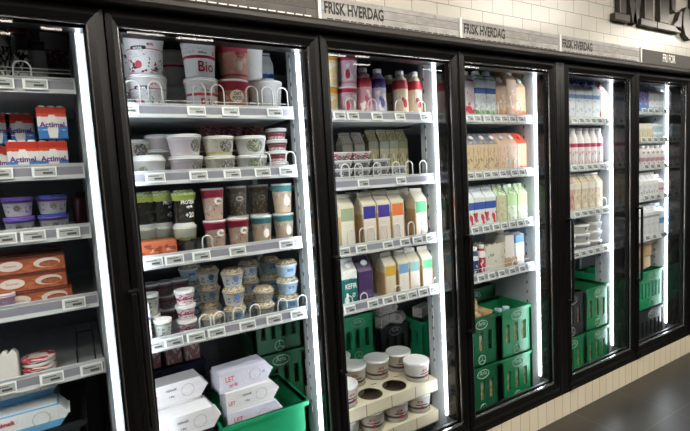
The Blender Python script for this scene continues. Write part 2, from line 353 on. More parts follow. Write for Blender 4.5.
# ------------------------------------------------------------ the two refrigerated cabinets
def shelf_phrase(b, s):
    d = ['first', 'second', 'third', 'fourth', 'fifth', 'sixth', 'seventh'][b]
    n = len(SH[b]); o = ['top', 'second', 'third', 'fourth', 'fifth'][s] if s < n else 'floor'
    return (('on %s shelf' % o) if s < n else 'low down') + ', %s door' % d
def cabinet(bays, lab):
    xa, xb = G[bays[0]], G[bays[-1]+1]
    root = empty('refrigerated_display_cabinet', ((xa+xb)/2, 0, 0)); ox = (xa+xb)/2
    def bld(b, name, par=root, bevel=0, org=None):
        # geometry is written in world metres; shift it to its parent's origin
        b.v = [(x-ox, y, z) for x, y, z in b.v]; return b.build(name, par, bevel)
    bld(MB().box(xa+.002, xb-.002, .93, .97, .03, 2.2, LINERB), 'back_panel')
    bld(MB().box(xa+.002, xb-.002, .03, .93, .03, DECK, DARKIN), 'deck')
    bld(MB().box(xa+.002, xb-.002, .12, .93, 2.195, 2.2, DARKIN), 'inner_ceiling')
    bld(MB().box(xa+.002, xb-.002, .052, .12, 2.10, 2.2, BLACK), 'top_beam')
    bld(MB().box(xa+.002, xb-.002, .052, .07, Z_KICK, Z_GB-.02, BLACK), 'bottom_beam')
    bld(MB().box(xa+.002, xb-.002, .0, .045, Z_KICK, Z_KICK+.022, BLACK), 'sill')
    for k, b in enumerate(list(bays)+[bays[-1]+1]):
        g = G[b]; end = k == 0 or k == len(bays)
        hw = .017 if end else .035
        gc = g + (0.018 if k == 0 else -.018 if k == len(bays) else 0)
        if b == 1 and k > 0: gc = g-.053; hw = .031
        if b == 1 and k > 0:
            m = MB(); pl = [(.046, .93), (.046, .235), (.063, .156), (.118, .156), (.118, .93)]; n = 5
            m.add([(x, y, DECK) for x, y in pl]+[(x, y, 2.195) for x, y in pl], [tuple(range(n)), tuple(range(2*n-1, n-1, -1))]+[(i, i+n, (i+1) % n+n, (i+1) % n) for i in range(n)], INNER)
            bld(m, 'partition')
        elif end: bld(MB().box(gc-hw, gc+hw, .155, .93, DECK, 2.195, INNER), 'partition')
        else: bld(MB().box(g-.034, g+.034, .155, .275, DECK, 2.195, INNER), 'upright_panel'); bld(MB().box(g-.014, g+.014, .90, .93, DECK, 2.195, INNER), 'upright_panel')
        bld(MB().box(gc-hw+(.026 if b == 1 and k > 0 else 0), gc+hw, .052, .1385, Z_GB-.03, 2.10, BLACKG), 'post')
        bld(MB().box(gc-hw, gc+hw, .1445 if b == 1 and k > 0 else .14, .155, Z_GB-.03, 2.15, INNER), 'post_cover')
        for sgn in (-1, 1):
            if k == 0 and sgn < 0 or k == len(bays) and sgn > 0: continue
            x1 = gc+sgn*hw
            lw = .008 if bays[0] else .0045
            if b == 1 and k > 0: x1 += .015; lw = .007
            if b == 0: lw = .010
            bld(MB().box(min(x1, x1+sgn*lw), max(x1, x1+sgn*lw), .139 if b == 1 and k > 0 else .143, .144 if b == 1 and k > 0 else .152, .22, 2.12, LEDM), 'led_strip')
    for b in bays:
        x0, x1 = G[b], G[b+1]
        # the door: frame, bead, pane, handle
        a = .036 if b != 4 else .080; c = .050 if b != 3 else .090
        fill = .038
        d0 = x0+.003 + (fill if b == 4 else 0); d1 = x1-.003 - (fill if b == 3 else 0)
        a = x0+a-d0; c = d1-(x1-c)
        zt, zb = Z_TOP-.004, Z_KICK+.024; gt = 2.103; gb = Z_GB-.006
        def fr(xl, xr, zl, zh, pts):   # one mitred rail; pts = outer/inner corner pairs
            pass
        m = MB()
        # mitred frame with a sloped front
        oc = [(d0, zb), (d1, zb), (d1, zt), (d0, zt)]; ic = [(d0+a, gb), (d1-c, gb), (d1-c, gt), (d0+a, gt)]
        mc = [((o[0]*.45+i[0]*.55), (o[1]*.45+i[1]*.55)) for o, i in zip(oc, ic)]
        v = [(x, .008, z) for x, z in oc]+[(x, -.006, z) for x, z in mc]+[(x, .004, z) for x, z in ic]+[(x, .045, z) for x, z in oc]+[(x, .045, z) for x, z in ic]
        f = []
        for i in range(4):
            j = (i+1) % 4
            f += [(i, j, 4+j, 4+i), (4+i, 4+j, 8+j, 8+i), (8+i, 8+j, 16+j, 16+i), (12+j, 12+i, 16+i, 16+j), (j, i, 12+i, 12+j)]
        m.add(v, f, BLACK)
        door = bld(m, 'door')
        door.name = 'door'
        i0, i1 = d0+a, d1-c
        bd = MB(); q = .004
        bd.box(i1-q, i1, .012, .02, gb, gt, BEAD); bd.box(i0, i0+q, .012, .02, gb, gt, BEAD); bd.box(i0, i1, .012, .02, gb, gb+q, BEAD); bd.box(i0, i1, .012, .02, gt-q, gt, BEAD)
        bld(bd, 'bead', door); 
        bld(MB().box(i0, i1, .024, .030, gb, gt, GLASS), 'glass_pane', door)
        gk = MB(); q = .012
        gk.box(i1-q, i1, .031, .045, gb, gt, BLACK); gk.box(i0, i0+q, .031, .045, gb, gt, BLACK); gk.box(i0, i1, .031, .045, gb, gb+q, BLACK); gk.box(i0, i1, .031, .045, gt-q, gt, BLACK)
        bld(gk, 'gasket', door)
        hx = d0-.004; zz = 1.235
        h = MB(); h.box(hx-.010, hx+.020, -.036, -.002, zz-.012, zz, BLACK); h.box(hx-.004, hx+.012, -.040, -.028, zz-.50, zz-.012, BLACK); h.box(hx-.010, hx+.020, -.036, -.002, zz-.512, zz-.50, BLACK)
        bld(h, 'handle', door, .003)
        hg = MB(); hg.box(d0-.0, d0+.05, -.012, -.002, zb-.012, zb+.004, BEAD if False else BLACKG); bld(hg, 'hinge', door)
        if b in (3, 4):
            fx = (x1-fill-.001, x1-.001) if b == 3 else (x0+.001, x0+fill+.001)
            bld(MB().box(fx[0], fx[1], .006, .045, Z_KICK+.024, Z_TOP-.004, BLACK), 'filler_strip')
    return root, bld, ox
SHELF_X = {}
def add_shelves(root, bld, bays, fences):
    for b in bays:
        x0, x1 = G[b]+.036, G[b+1]-(.050 if b < 2 else .0365)
        YS = YSB.get(b, .195)
        if b == 0: x1 = .044
        for s, zr in enumerate(SH[b]):
            zs = zr-.03
            sh = bld(MB().box(x0+.004, x1-.004, YS+.012, DEPTH, zs-.018, zs, SHELFM), 'shelf')
            r = MB()
            # rail: sloped white profile with a violet strip
            y = YS
            v = [(x0, y-.004, zr-.052), (x1, y-.004, zr-.052), (x1, y+.012, zr-.052), (x0, y+.012, zr-.052), (x0, y+.006, zr), (x1, y+.006, zr), (x1, y+.012, zr), (x0, y+.012, zr)]
            r.hull(v, RAILM); r.box(x0, x1, y-.006, y, zr-.054, zr-.049, RAILM); r.box(x0, x1, y+.001, y+.007, zr-.004, zr+.001, RAILM)
            if b < 4: r.box(x0+.005, x1-.005, y-.0015, y+.006, zr-.043, zr-.011, INSERT)
            bld(r, 'price_rail', sh)
            fe = fences.get((b, s))
            if fe:
                h, pxs, wd, rail = fe; m = MB()
                for px, py in pxs:
                    cx = atx(px, py, YS+.02); n = 8; P = [(cx-wd/2, YS+.02, zs)]
                    for k in range(n+1):
                        t = PI-PI*k/n; P.append((cx+wd/2*math.cos(t), YS+.02, zs+h-wd/2+wd/2*math.sin(t)))
                    P.append((cx+wd/2, YS+.02, zs)); bld(MB().tube(P, .0029, WIRE, 6), 'wire_hoop', sh)
                for rz in rail: bld(MB().tube([(x0+.01, YS+.024, zs+rz), (x1-.01, YS+.024, zs+rz)], .0016, WIRE, 5), 'wire_rail', sh)
            # slotted strips at the back
        for xx in (G[b]+.0355, G[b+1]-.0355):
            bld(MB().box(xx-.0012, xx+.0012, .232, .240, .45, 2.15, SLOTM), 'slotted_strip')
FENCES = {
 (0, 0): (.085, [(22, 70)], .05, [.05, .062]),
 (1, 0): (.115, [(132, 90), (155, 90), (199, 92), (217.5, 92), (251.5, 93), (267, 94), (282, 94)], .05, [.045]),
 (1, 1): (.09, [(265, 155), (290, 150)], .045, []),
 (1, 2): (.08, [(207, 238)], .04, []),
 (1, 3): (.08, [(205, 322), (219, 316), (238, 312), (255, 310), (282, 300), (302, 297)], .045, []),
 (2, 0): (.09, [(350, 100), (372, 100), (399, 100), (421, 100)], .05, []),
 (2, 1): (.10, [(345, 168), (358.5, 168), (377, 168), (396, 166), (409, 165), (423, 165)], .045, [.03]),
 (2, 2): (.10, [(351, 235), (363, 235), (371, 232), (384, 230), (397, 228), (411, 226), (424, 222)], .04, []),
 (2, 3): (.06, [(349, 300), (364, 298), (398, 290), (436, 280)], .04, []),
 (3, 0): (.11, [(483, 103), (493, 103), (501, 103), (506, 104), (518, 104)], .045, [.03]),
 (3, 1): (.09, [(508, 160), (516, 160)], .04, [.03]),
 (3, 3): (.06, [(488, 262), (515, 258)], .05, [.05]),
 (4, 2): (.09, [(577, 203), (604, 200)], .06, []),
}
A, bldA, oxA = cabinet(range(0, 1), '')
tag(A, 'black framed glass-door refrigerated cabinet cut off by the left picture edge', 'refrigerated cabinet', 'refrigerated cabinets along the wall')
add_shelves(A, bldA, range(0, 1), FENCES)
B, bldB, oxB = cabinet(range(1, 4), '')
tag(B, 'black framed refrigerated cabinet with three large glass doors in the middle', 'refrigerated cabinet', 'refrigerated cabinets along the wall')
add_shelves(B, bldB, range(1, 4), FENCES)
C, bldC, oxC = cabinet(range(4, 7), '')
tag(C, 'black framed glass-door refrigerated cabinet continuing at the far right', 'refrigerated cabinet', 'refrigerated cabinets along the wall')
add_shelves(C, bldC, range(4, 7), FENCES)
# ------------------------------------------------------------ stock: kinds
KINDS = {}; HW = {}; PROTO = {}; REC = []
def kind(f): KINDS[f.__name__] = f; return f
def dup_tree(o, parent=None):
    c = o.copy(); COL.objects.link(c)
    if parent: c.parent = parent
    for ch in o.children: dup_tree(ch, c)
    return c
def spawn(key, name, build, loc, rz=0, look='', cat='', b=0, s=0, tier='', lean=0, px=None, free=None):
    """the first of a kind is built, every other one is a copy of it and of its parts"""
    if key not in PROTO:
        r = empty(name); build(r); PROTO[key] = r
    else: r = dup_tree(PROTO[key])
    if key not in HW:
        bpy_w = 0
        for ch in r.children:
            if ch.type == 'MESH': bpy_w = max([bpy_w]+[abs(v.co.x) for v in ch.data.vertices])
        HW[key] = bpy_w
    if s < len(SH[b]) and not key.startswith('tag') and b > 0:
        loc = (min(max(loc[0], G[b]+.037+HW[key]), G[b+1]-.037-HW[key]), loc[1], loc[2])
    r.location = loc; r.rotation_euler = (lean, 0, rz)
    REC.append((r, look, cat, b, s, tier, loc[0], free)); return r
def cup_body(r, r0, r1, h, m, seg=24, name='cup', rim=True):
    p = [(r0*.9, 0), (r0, .003), (r1, h-.006)]
    if rim: p += [(r1+.002, h-.006), (r1+.002, h-.001), (r1-.002, h)]
    return MB().lathe(p, m, seg).build(name, r)
def lid_disc(r, rr, z, m, h=.008, name='lid'):
    return MB().lathe([(rr, 0), (rr+.002, .001), (rr+.002, h-.002), (rr, h), (rr-.006, h), (rr-.008, h-.003)], m, 24, (0, 0, z)).build(name, r)
def lid_dome(r, rr, z, m, h=.018, name='lid'):
    return MB().lathe([(rr+.002, 0), (rr+.002, .004), (rr-.003, .005), (rr-.008, h-.003), (rr-.014, h)], m, 24, (0, 0, z)).build(name, r)
def tub(look, r0, r1, h, m, lid=LID, dome=False, label=None, words=None, name='yogurt_tub'):
    """label = (material, z0, z1, a0, a1, oval); words = list of (text, size, x, z, material)"""
    def f(r):
        hb = h-(.018 if dome else .008)
        cup_body(r, r0, r1, hb, m)
        (lid_dome if dome else lid_disc)(r, r1, hb, lid)
        for i, L in enumerate(label or []):
            MB().patch(r0, r1, L[1], L[2], L[3], L[4], L[0], L[5] if len(L) > 5 else True, H=hb).build('printed_label', r)
        for wd in words or []:
            text('lettering', wd[0], wd[4], r, wd[1], (wd[2], 0, wd[3]), wd[5] if len(wd) > 5 else .8, bend=(r0, r1, hb), bold=.0006)
    return f
def bottle(rad, h, m, cap, neck=None, capr=None, sh=.72, name='bottle', waist=0, words=None, patch=None):
    def f(r):
        nr = capr or rad*.45; zc = h-.02
        p = [(rad*.85, 0), (rad, .006), (rad, h*.25), (rad*(1-waist), h*.42), (rad, h*sh*.85), (rad*.97, h*sh), (rad*.72, h*(sh+.1)), (nr*1.02, zc-.008), (nr*.95, zc)]
        MB().lathe(p, m, 20).build('bottle_body', r)
        MB().lathe([(nr*1.06, 0), (nr*1.1, .003), (nr*1.08, .020), (nr*.9, .022)], cap, 18, (0, 0, zc-.002)).build('cap', r)
        for q in patch or []: MB().patch(rad, rad, q[1], q[2], q[3], q[4], q[0], True, off=.001).build('printed_label', r)
        for wd in words or []: text('lettering', wd[0], wd[4], r, wd[1], (wd[2], 0, wd[3]), .8, bend=(rad, rad, h), bold=.0006)
    return f
def carton(w, d, h, m, top=None, fin=.018, roof=.045, cap=None, capm=None, words=None, panel=None, sidem=None):
    """gable-top carton: body, roof sloping back and front to a fin"""
    def f(r):
        top_ = top or m; hb = h-roof-fin; a, e = w/2, d/2
        b = MB(); b.box(-a, a, -e, e, 0, hb, m)
        b.build('carton_body', r, .0015)
        t = MB(); fy = .004
        v = [(-a, -e, hb), (a, -e, hb), (a, e, hb), (-a, e, hb), (-a*.96, -fy, hb+roof), (a*.96, -fy, hb+roof), (a*.96, fy, hb+roof), (-a*.96, fy, hb+roof)]
        t.hull(v, top_); t.box(-a*.97, a*.97, -.0025, .0025, hb+roof-.001, h, top_)
        t.build('gable_top', r)
        if cap:
            M = Matrix.Translation((0, -e*.55, hb+roof*.5)) @ Matrix.Rotation(math.atan2(roof, e), 4, 'X')
            MB().lathe([(cap, 0), (cap, .012), (cap*.85, .014)], capm or WHITE, 16, M=M).build('cap', r)
        if panel: MB().box(-a+.006, a-.006, -e-.0008, -e, panel[0], panel[1], panel[2]).build('printed_panel', r)
        for wd in words or []: text('lettering', wd[0], wd[4], r, wd[1], (wd[2], -e-.0012, wd[3]), .75, bold=.0006)
    return f
def slopecarton(w, d, h, m, top, capm=WHITE, cap=.016):
    """carton whose roof slopes down to the front with a round cap on the slope"""
    def f(r):
        a, e = w/2, d/2; hb = h-.072
        b = MB(); b.box(-a, a, -e, e, 0, hb, m); b.build('carton_body', r, .0015)
        t = MB(); t.hull([(-a, -e, hb), (a, -e, hb), (a, e, hb), (-a, e, hb), (-a*.97, e*.2, h-.008), (a*.97, e*.2, h-.008), (a*.97, e, h-.008), (-a*.97, e, h-.008)], top)
        t.box(-a, a, e*.75, e*.85, h-.008, h, top); t.build('sloped_top', r)
        if cap:
            M = Matrix.Translation((a*.1, -e*.38, hb+.034)) @ Matrix.Rotation(math.atan2(.064, e*1.2), 4, 'X')
            MB().lathe([(cap, 0), (cap, .012), (cap*.85, .014)], capm, 16, M=M).build('cap', r)
    return f
def flatpack(w, d, h, m, edge=None, words=None, patches=None):
    def f(r):
        MB().box(-w/2, w/2, -d/2, d/2, 0, h, m).build('carton_body', r, .002)
        if edge: MB().box(-w/2-.001, w/2+.001, -d/2-.001, d/2+.001, h*.0, h*.28, edge).build('coloured_edge', r)
        for p in patches or []:
            b = MB(); n = 20; b.prism([(p[1]+p[3]*math.cos(2*PI*k/n), p[2]+p[4]*math.sin(2*PI*k/n)) for k in range(n)], -d/2-.0012, -d/2, p[0]); b.build('printed_oval', r)
        for wd in words or []: text('lettering', wd[0], wd[4], r, wd[1], (wd[2], -d/2-.0016, wd[3]), .8, bold=.0006)
    return f
def milkbox(w, d, h, m, end, words=(), flap=True, ring=True):
    """a milk carton lying on its side: long axis along x, gable end at the right"""
    def f(r):
        a = w/2; e = d/2
        MB().box(-a, a*.72, -e, e, 0, h, m).build('carton_body', r, .0015)
        t = MB(); t.hull([(a*.72, -e, 0), (a*.94, -e, h*.42), (a*.94, e, h*.42), (a*.72, e, 0), (a*.72, -e, h), (a*.94, -e, h*.58), (a*.94, e, h*.58), (a*.72, e, h)], end)
        t.box(a*.93, a, -e*.97, e*.97, h*.46, h*.54, end); t.build('gable_top', r)
        if ring:
            q = MB(); n = 22
            for y in (0,):
                P = [(a*.30+.026*math.cos(2*PI*k/n), -e-.001, h*.5+.026*math.sin(2*PI*k/n)) for k in range(n+1)]; q.tube(P, .0009, TAGS, 4)
            q.build('printed_ring', r)
        for wd in words: text('lettering', wd[0], wd[4], r, wd[1], (wd[2], -e-.0012, wd[3]), .8, bold=.0008)
    return f
def crate(w, d, h, m, slots=3, logo=None, solid=False, grip=True):
    def f(r):
        a, e, t = w/2, d/2, .010
        b = MB()
        b.box(-a, a, -e, e, 0, .012, m)
        def wall(L, place):
            top, bot = h*.70, h*.30
            place(b, -L, L, 0, t, 0, bot); place(b, -L, L, 0, t, top, h); place(b, -L, L, -.006, t, h-.020, h)
            if solid: place(b, -L, L, 0, t, bot, top); return
            sw = L*2/(slots*2.5+1.1); gp = sw*1.25; x = -L+(2*L-slots*sw-(slots-1)*gp)/2; prev = -L
            for k in range(slots):
                place(b, prev, x, 0, t, bot, top); prev = x+sw; x += sw+gp
            place(b, prev, L, 0, t, bot, top)
        def front(b, x0, x1, y0, y1, z0, z1): b.box(x0, x1, -e+y0, -e+y1, z0, z1, m)
        def back(b, x0, x1, y0, y1, z0, z1): b.box(x0, x1, e-y1, e-y0, z0, z1, m)
        def left(b, x0, x1, y0, y1, z0, z1): b.box(-a+y0, -a+y1, x0, x1, z0, z1, m)
        def right(b, x0, x1, y0, y1, z0, z1): b.box(a-y1, a-y0, x0, x1, z0, z1, m)
        wall(a, front); wall(a, back); wall(e, left); wall(e, right)
        for sx in (-1, 1):
            for sy in (-1, 1): b.box(min(sx*a, sx*(a-.02)), max(sx*a, sx*(a-.02)), min(sy*e, sy*(e-.02)), max(sy*e, sy*(e-.02)), 0, h-.02, m)
        b.build('crate_body', r)
        if logo:
            q = MB(); n = 20
            P = [(.048*math.cos(2*PI*k/n), -e-.007, h*.855+.026*math.sin(2*PI*k/n)) for k in range(n+1)]; q.tube(P, .0028, logo, 5); q.build('embossed_oval', r)
            text('embossed_lettering', 'Arla', logo, r, .036, (0, -e-.0075, h*.84), 1, bold=.0008)
            q = MB(); P = [(.028*math.cos(2*PI*k/n), -e-.002, h*.14+.028*math.sin(2*PI*k/n)) for k in range(n+1)]; q.tube(P, .0025, logo, 5)
            for k in range(3): q.tube([(0, -e-.002, h*.14), (.026*math.cos(PI/2+k*2.094), -e-.002, h*.14+.026*math.sin(PI/2+k*2.094))], .0022, logo, 4)
            q.build('embossed_emblem', r)
    return f
# ---- colours used by print
K = dict(red='b9203c', pink='d9587c', white='ecebe8', dark='37332f')
M_SKYR = pm('bucket berry print', 'eae8e6', [(.66, .69, 'd2748a')], [(.08, .42, 'c2304a', 7, .62), (.05, .45, '40383a', 9, .66), (.45, .62, '8a7a9c', 12, .62, (1, 1, 6))])
M_BIO = pm('bucket red script', 'edebe9', [(.55, .62, 'cc4660')], [(.68, .86, 'b8b6b4', 14, .58, (1, 1, 5))])
M_TERRA = pm('bucket terracotta', 'b9856f', [(.80, .97, 'b4354a', .1), (.10, .16, 'a7303e')], [(.2, .75, 'c9a28f', 5, .6)])
M_OAT = pm('bucket oat', 'b87a62', [(.72, 1, 'a62c3f', .1)], [(.05, .7, 'd1a78a', 5, .6)])
M_PLAIN = pm('plain white tub', 'e9e7e0', [], [(.3, .6, 'c8cad0', 16, .62, (1, 1, 4))])
M_TUBP = pm('white tub faint print', 'e6e2e1', [(.1, .8, 'dccfd2', .3)], [(.15, .8, 'cfc3c6', 14, .6, (1, 1, 5))])
M_TUBY = pm('pale yellow tub', 'e4e0cf', [(.08, .22, 'c9c07a')], [(.1, .9, 'd4cfae', 6, .6)])
M_TUBW = pm('white tub', 'e8e7e4', [], [(.1, .5, 'd4d2cf', 8, .64)])
DLAB = pm('dark picture label', '4a4645', [], [(0, 1, 'a9a49c', 9, .56)])
GLAB = pm('green picture label', '5d6457', [], [(0, 1, 'a5a790', 8, .56)])
M_STK = pm('red green small cup', 'dcd8d2', [(.30, .62, 'a83a4a', .25), (.62, .8, '41604c')], [(.0, .35, 'b06a74', 9, .55)])
M_PROT = pm('black protein cup', '2c2b26', [(.0, .05, '55564f')], [(.1, .9, '3d3d36', 6, .6)], rough=.2)
GREENLID = pm('green leaf lid', 'b9c870', [], [(0, 1, 'e6e8cc', 8, .5), (0, 1, '8aa648', 9, .6)], rough=.15)
M_GRAN = pm('clear granola cup', '8f8d84', [(.0, .55, '3a3a38')], [(.55, 1, 'd6d2be', 10, .5)], rough=.15)
M_REDC = pm('peach cup red top', 'd5b9a4', [(.74, 1.0, 'b4304a', .14)], [(.1, .72, 'cf6a72', 6, .66), (.3, .7, 'e3dcd6', 5, .62)])
M_TEALC = pm('peach cup teal top', 'd9bfa2', [(.78, 1.0, '4f8e90', .12)], [(.1, .72, 'c7a88a', 6, .6), (.35, .7, 'e9e4da', 5, .62)])
M_DIM = pm('brown dessert cup', '7c6c5a', [(.45, .8, '8e8a7c')], [(0, 1, 'b8b2a4', 8, .6)])  # shade of the back row is put into this cup colour
M_GW = pm('green white cup', 'dfe2db', [(.82, .93, 'a9b6a4')], [(.1, .7, '7c8c7c', 8, .62)])
M_RW = pm('red white cup', 'e9dfe0', [(.40, .50, 'b42c4c')], [(.1, .9, 'b02a4a', 7, .58)])
M_GRC = pm('white cup blue motif', 'dfe0dc', [(.85, 1, 'b9ad92')], [(.2, .8, '7d95bc', 6, .62), (.25, .6, 'cf9a44', 9, .66)])
M_BLUC = pm('light blue cup', 'a9c5d8', [(.85, 1, 'cfdce4')], [(.1, .8, 'c8dae6', 8, .58)])
GRLID = pm('granola lid', 'a8977a', [], [(0, 1, '6e5a3e', 14, .5), (0, 1, 'e0d8c4', 12, .56)], rough=.15)
BLLID = pm('blue granola lid', '8fb0c6', [], [(0, 1, 'd0dde4', 14, .55)], rough=.15)
M_COFF = pm('black white bottle', '262524', [(0, .30, 'b8b2aa')], [(.10, .7, 'cfccc8', 8, .56), (.0, .3, '57534f', 9, .56)])
DRED = mat('dark red cap', '5e1e26', .4)
M_YB = pm('white patterned bottle', 'c8c4b8', [(0, .2, 'c79f7e')], [(.2, .8, '2e2d2c', 9, .5)])
YCAP = mat('yellow cap', 'c9c47c', .4)
M_PACK = pm('dim grey carton', '8d8a89', [(.9, 1, '2f2d2d')], [(.2, .85, '77757a', 12, .6, (1, 1, 6))])
M_SHELFR = pm('grey red pack', '8b8382', [(.0, .48, '6f2a36')], [(0, .5, 'b9a8a6', 6, .58)])
M_ACT = pm('red blue white pack', 'e8e4e6', [(.0, .28, '3f7fc6'), (.28, .40, '4a8bd0', .2), (.70, 1.1, 'd9532f', .1), (.80, 1.1, 'c23327', .08)], [])
M_ACTD = M_ACT
WT = mat('white print', 'f0efec', .5); RDT = mat('red print', 'b3243c', .5); PRT = mat('purple print', '6a3a86', .5); DKT = mat('dark print', '3a3634', .5); BLT = mat('blue print', '2e5c9c', .5)
M_SKC = pm('clear white tub purple', 'dedbe2', [(.78, 1, '6d58b4')], [(.2, .7, '8d8892', 8, .6)])
PLID = mat('lilac lid', '7d5cc0', .2, 0, .5, .15, 60); BLID = mat('blue lid', '3a4fb2', .2, 0, .5, .15, 60)
M_CHOC = pm('brown red dessert pack', 'a2583e', [(.86, 1.0, '6d2f24'), (0, .08, '6b3226')], [(.1, .85, 'b86a48', 4, .55)])
M_WHT = mat('white corrugated card', 'dcdad5', .6, 0, .3, .05, 80)
M_MILKW = pm('white milk carton', 'e4e3e6', [], [(.55, .8, 'c9c9d2', 9, .6, (8, 1, 3)), (.2, .4, 'b9b9c2', 12, .62, (8, 1, 6))])
M_MILKL = pm('lilac milk carton', 'd2d3e4', [], [(.2, .8, 'e6e6ee', 6, .55, (5, 1, 3))])
M_BLUEB = pm('blue edged carton', 'e2e6ea', [(0, .30, '5fa5d6'), (.93, 1.0, '6fb0dc')], [(.4, .75, 'b5bcc4', 10, .62, (6, 1, 4))])
GREEN = mat('green crate plastic', '12804f', .38, 0, .5, .08, 8); GREEND = mat('deep green crate plastic', '0c5a38', .42, 0, .5, .08, 8); GREENB = mat('bright green crate plastic', '189c68', .4, 0, .5, .06, 8)
BLKC = mat('black crate plastic', '22272a', .42, 0, .5, .08, 8); NAVY = mat('navy crate plastic', '1b2140', .45)
LOGO = mat('worn crate print', '8fb59c', .5); LOGOK = mat('worn grey crate print', '8d9290', .5)
# ---- tagging of a whole run
def stock(key, look, cat, name, build, b, s, cx, cy, yf, dy, tier='', z=None, dz=0, rz=0, lean=0, free=None, x=None, box=False):
    """front of the item on plane yf, its centre dy behind; cx, cy give the sight line of its front (box) or axis (round)"""
    zz = (SH[b][s]-.03 if s < len(SH[b]) else DECK) if z is None else z
    if s < len(SH[b]): yf -= .195-YSB.get(b, .195)+(.018 if b in (2, 3) and yf > .24 else 0)
    xx = atx(cx, cy, yf if box else yf+dy) if x is None else x
    return spawn(key, name, build, (xx, yf+dy, zz+dz+.0004), rz, look, cat, b, s, tier, lean, free=free)
def pile(n, h, key, look, cat, name, build, b, s, cx, cy, yf, dy, tiers=None, **kw):
    tiers = tiers or {1: [''], 2: ['lower', 'upper'], 3: ['lowest', 'middle', 'uppermost'], 4: ['lowest', 'second-lowest', 'second-highest', 'uppermost']}[n]
    for k in range(n): stock(key, look, cat, name, build, b, s, cx, cy, yf, dy, tier=tiers[k], dz=k*(h+.0006), **kw)
def tetratop(w, d, h, m, capm, topm=None):
    def f(r):
        a, e = w/2, d/2; hb = h-.055; t = topm or m
        b = MB(); b.box(-a, a, -e, e, 0, hb, m); b.build('carton_body', r, .006)
        q = MB(); q.hull([(-a*.98, -e*.98, hb-.002), (a*.98, -e*.98, hb-.002), (a*.98, e*.98, hb-.002), (-a*.98, e*.98, hb-.002), (-a*.5, -e*.5, hb+.035), (a*.5, -e*.5, hb+.035), (a*.5, e*.5, hb+.035), (-a*.5, e*.5, hb+.035)], t); q.build('tapered_top', r)
        MB().lathe([(a*.52, 0), (a*.55, .003), (a*.53, .02), (a*.45, .023)], capm, 16, (0, 0, hb+.033)).build('cap', r)
    return f
# ---------- first door
stock('yb', 'white patterned bottle with yellow cap', 'bottle', 'drink_bottle', bottle(.036, .200, M_YB, YCAP, capr=.022), 0, 0, 1, 55, .27, .037)
stock('coffee', 'black and white bottle with dark red cap', 'bottle', 'coffee_bottle', bottle(.034, .212, M_COFF, DRED, capr=.029, sh=.74), 0, 0, 20.5, 55, .27, .036)
stock('greyc', 'dim grey carton with dark edges', 'carton', 'drink_carton', carton(.052, .07, .178, M_PACK, mat('dark pack edge', '2c2b2b'), roof=.02, fin=.004), 0, 0, 37.5, 60, .28, .035, box=True)
for cx in (49, 61):
    for k in range(2):
        stock('gr', 'grey and dark red drink pack', 'carton', 'drink_pack', flatpack(.050, .09, .118, M_SHELFR), 0, 0, cx, 50, .40, .045, tier=['lower', 'upper'][k], dz=k*.119, box=True)
def actimel(r):
    MB().box(-.045, .045, -.03, .03, 0, .112, M_ACT).build('card_sleeve', r, .003)
    b = MB(); 
    n = 18; P = [(-.012, .004), (.012, .004), (.016, .03), (.017, .060), (.012, .074), (.009, .085), (-.009, .085), (-.012, .074), (-.017, .060), (-.016, .03)]
    b.prism(P[::-1], -.0308, -.030, WT); b.build('printed_bottle_shape', r)
    text('lettering', 'Actimel', PRT, r, .026, (0, -.0322, .042), .92, bold=.0008)
    for x in (-.028, 0, .028):
        o = MB().lathe([(.012, 0), (.011, .004), (.0105, .007)], WT, 14, (x, -.008, .1118)).build('bottle_top', r)
for cx, nm in ((22.5, ''), (53, '')): stock('act', 'red, white and blue drink multipack', 'multipack', 'drink_multipack', actimel, 0, 1, cx, 152, .25, .03, tier='lower', box=True)
stock('act', 'red, white and blue drink multipack', 'multipack', 'drink_multipack', actimel, 0, 1, 52, 122, .25, .03, tier='upper', dz=.1195, box=True, rz=.02)
for cx in (-4, 19):
    for k in range(2): stock('act', 'shaded red and blue drink multipack', 'multipack', 'drink_multipack', actimel, 0, 1, cx, 124, .44, .03, tier=['lower back', 'upper back'][k], dz=k*.1195, box=True)
for k in range(2):
    stock('sk1', 'white yogurt tub with purple lid', 'yogurt tub', 'yogurt_tub', tub('', .038, .045, .068, M_SKC, PLID, False, [(DLAB, .018, .040, -.25, .25)]), 0, 2, 18, 208, .25, .046, tier=['lower', 'upper'][k], dz=k*.069)
    stock('sk2', 'white yogurt tub with dark blue lid', 'yogurt tub', 'yogurt_tub', tub('', .040, .047, .068, M_SKC, BLID, False, [(DLAB, .018, .040, -.15, .35)]), 0, 2, 52.5, 206, .25, .048, tier=['lower', 'upper'][k], dz=k*.069)
stock('dr', 'dark red can at the back', 'can', 'drink_can', bottle(.034, .14, mat('dark red can', '5a2226'), BLACK, capr=.02, sh=.8), 0, 2, 82, 210, .62, .034, tier='')
CHOCP = mat('white oval print', 'd9d0c8', .5); CHOCB = mat('cream oval print', 'c9a184', .5)
def chocbox(r):
    flatpack(.205, .11, .060, M_CHOC)(r)
    b = MB(); n = 22
    for cx, rx in ((-.058, .036), (.048, .040)):
        b = MB(); b.prism([(cx+rx*math.cos(-2*PI*k/n), .032+.017*math.sin(-2*PI*k/n)) for k in range(n)], -.0562, -.055, CHOCP); b.build('printed_oval', r)
    b = MB(); b.prism([(.054+.030*math.cos(-2*PI*k/n), .028+.011*math.sin(-2*PI*k/n)) for k in range(n)], -.0568, -.0562, M_CHOC); b.build('printed_dessert', r)
    text('lettering', 'Desserten', RDT, r, .011, (-.058, -.0572, .029), .8)
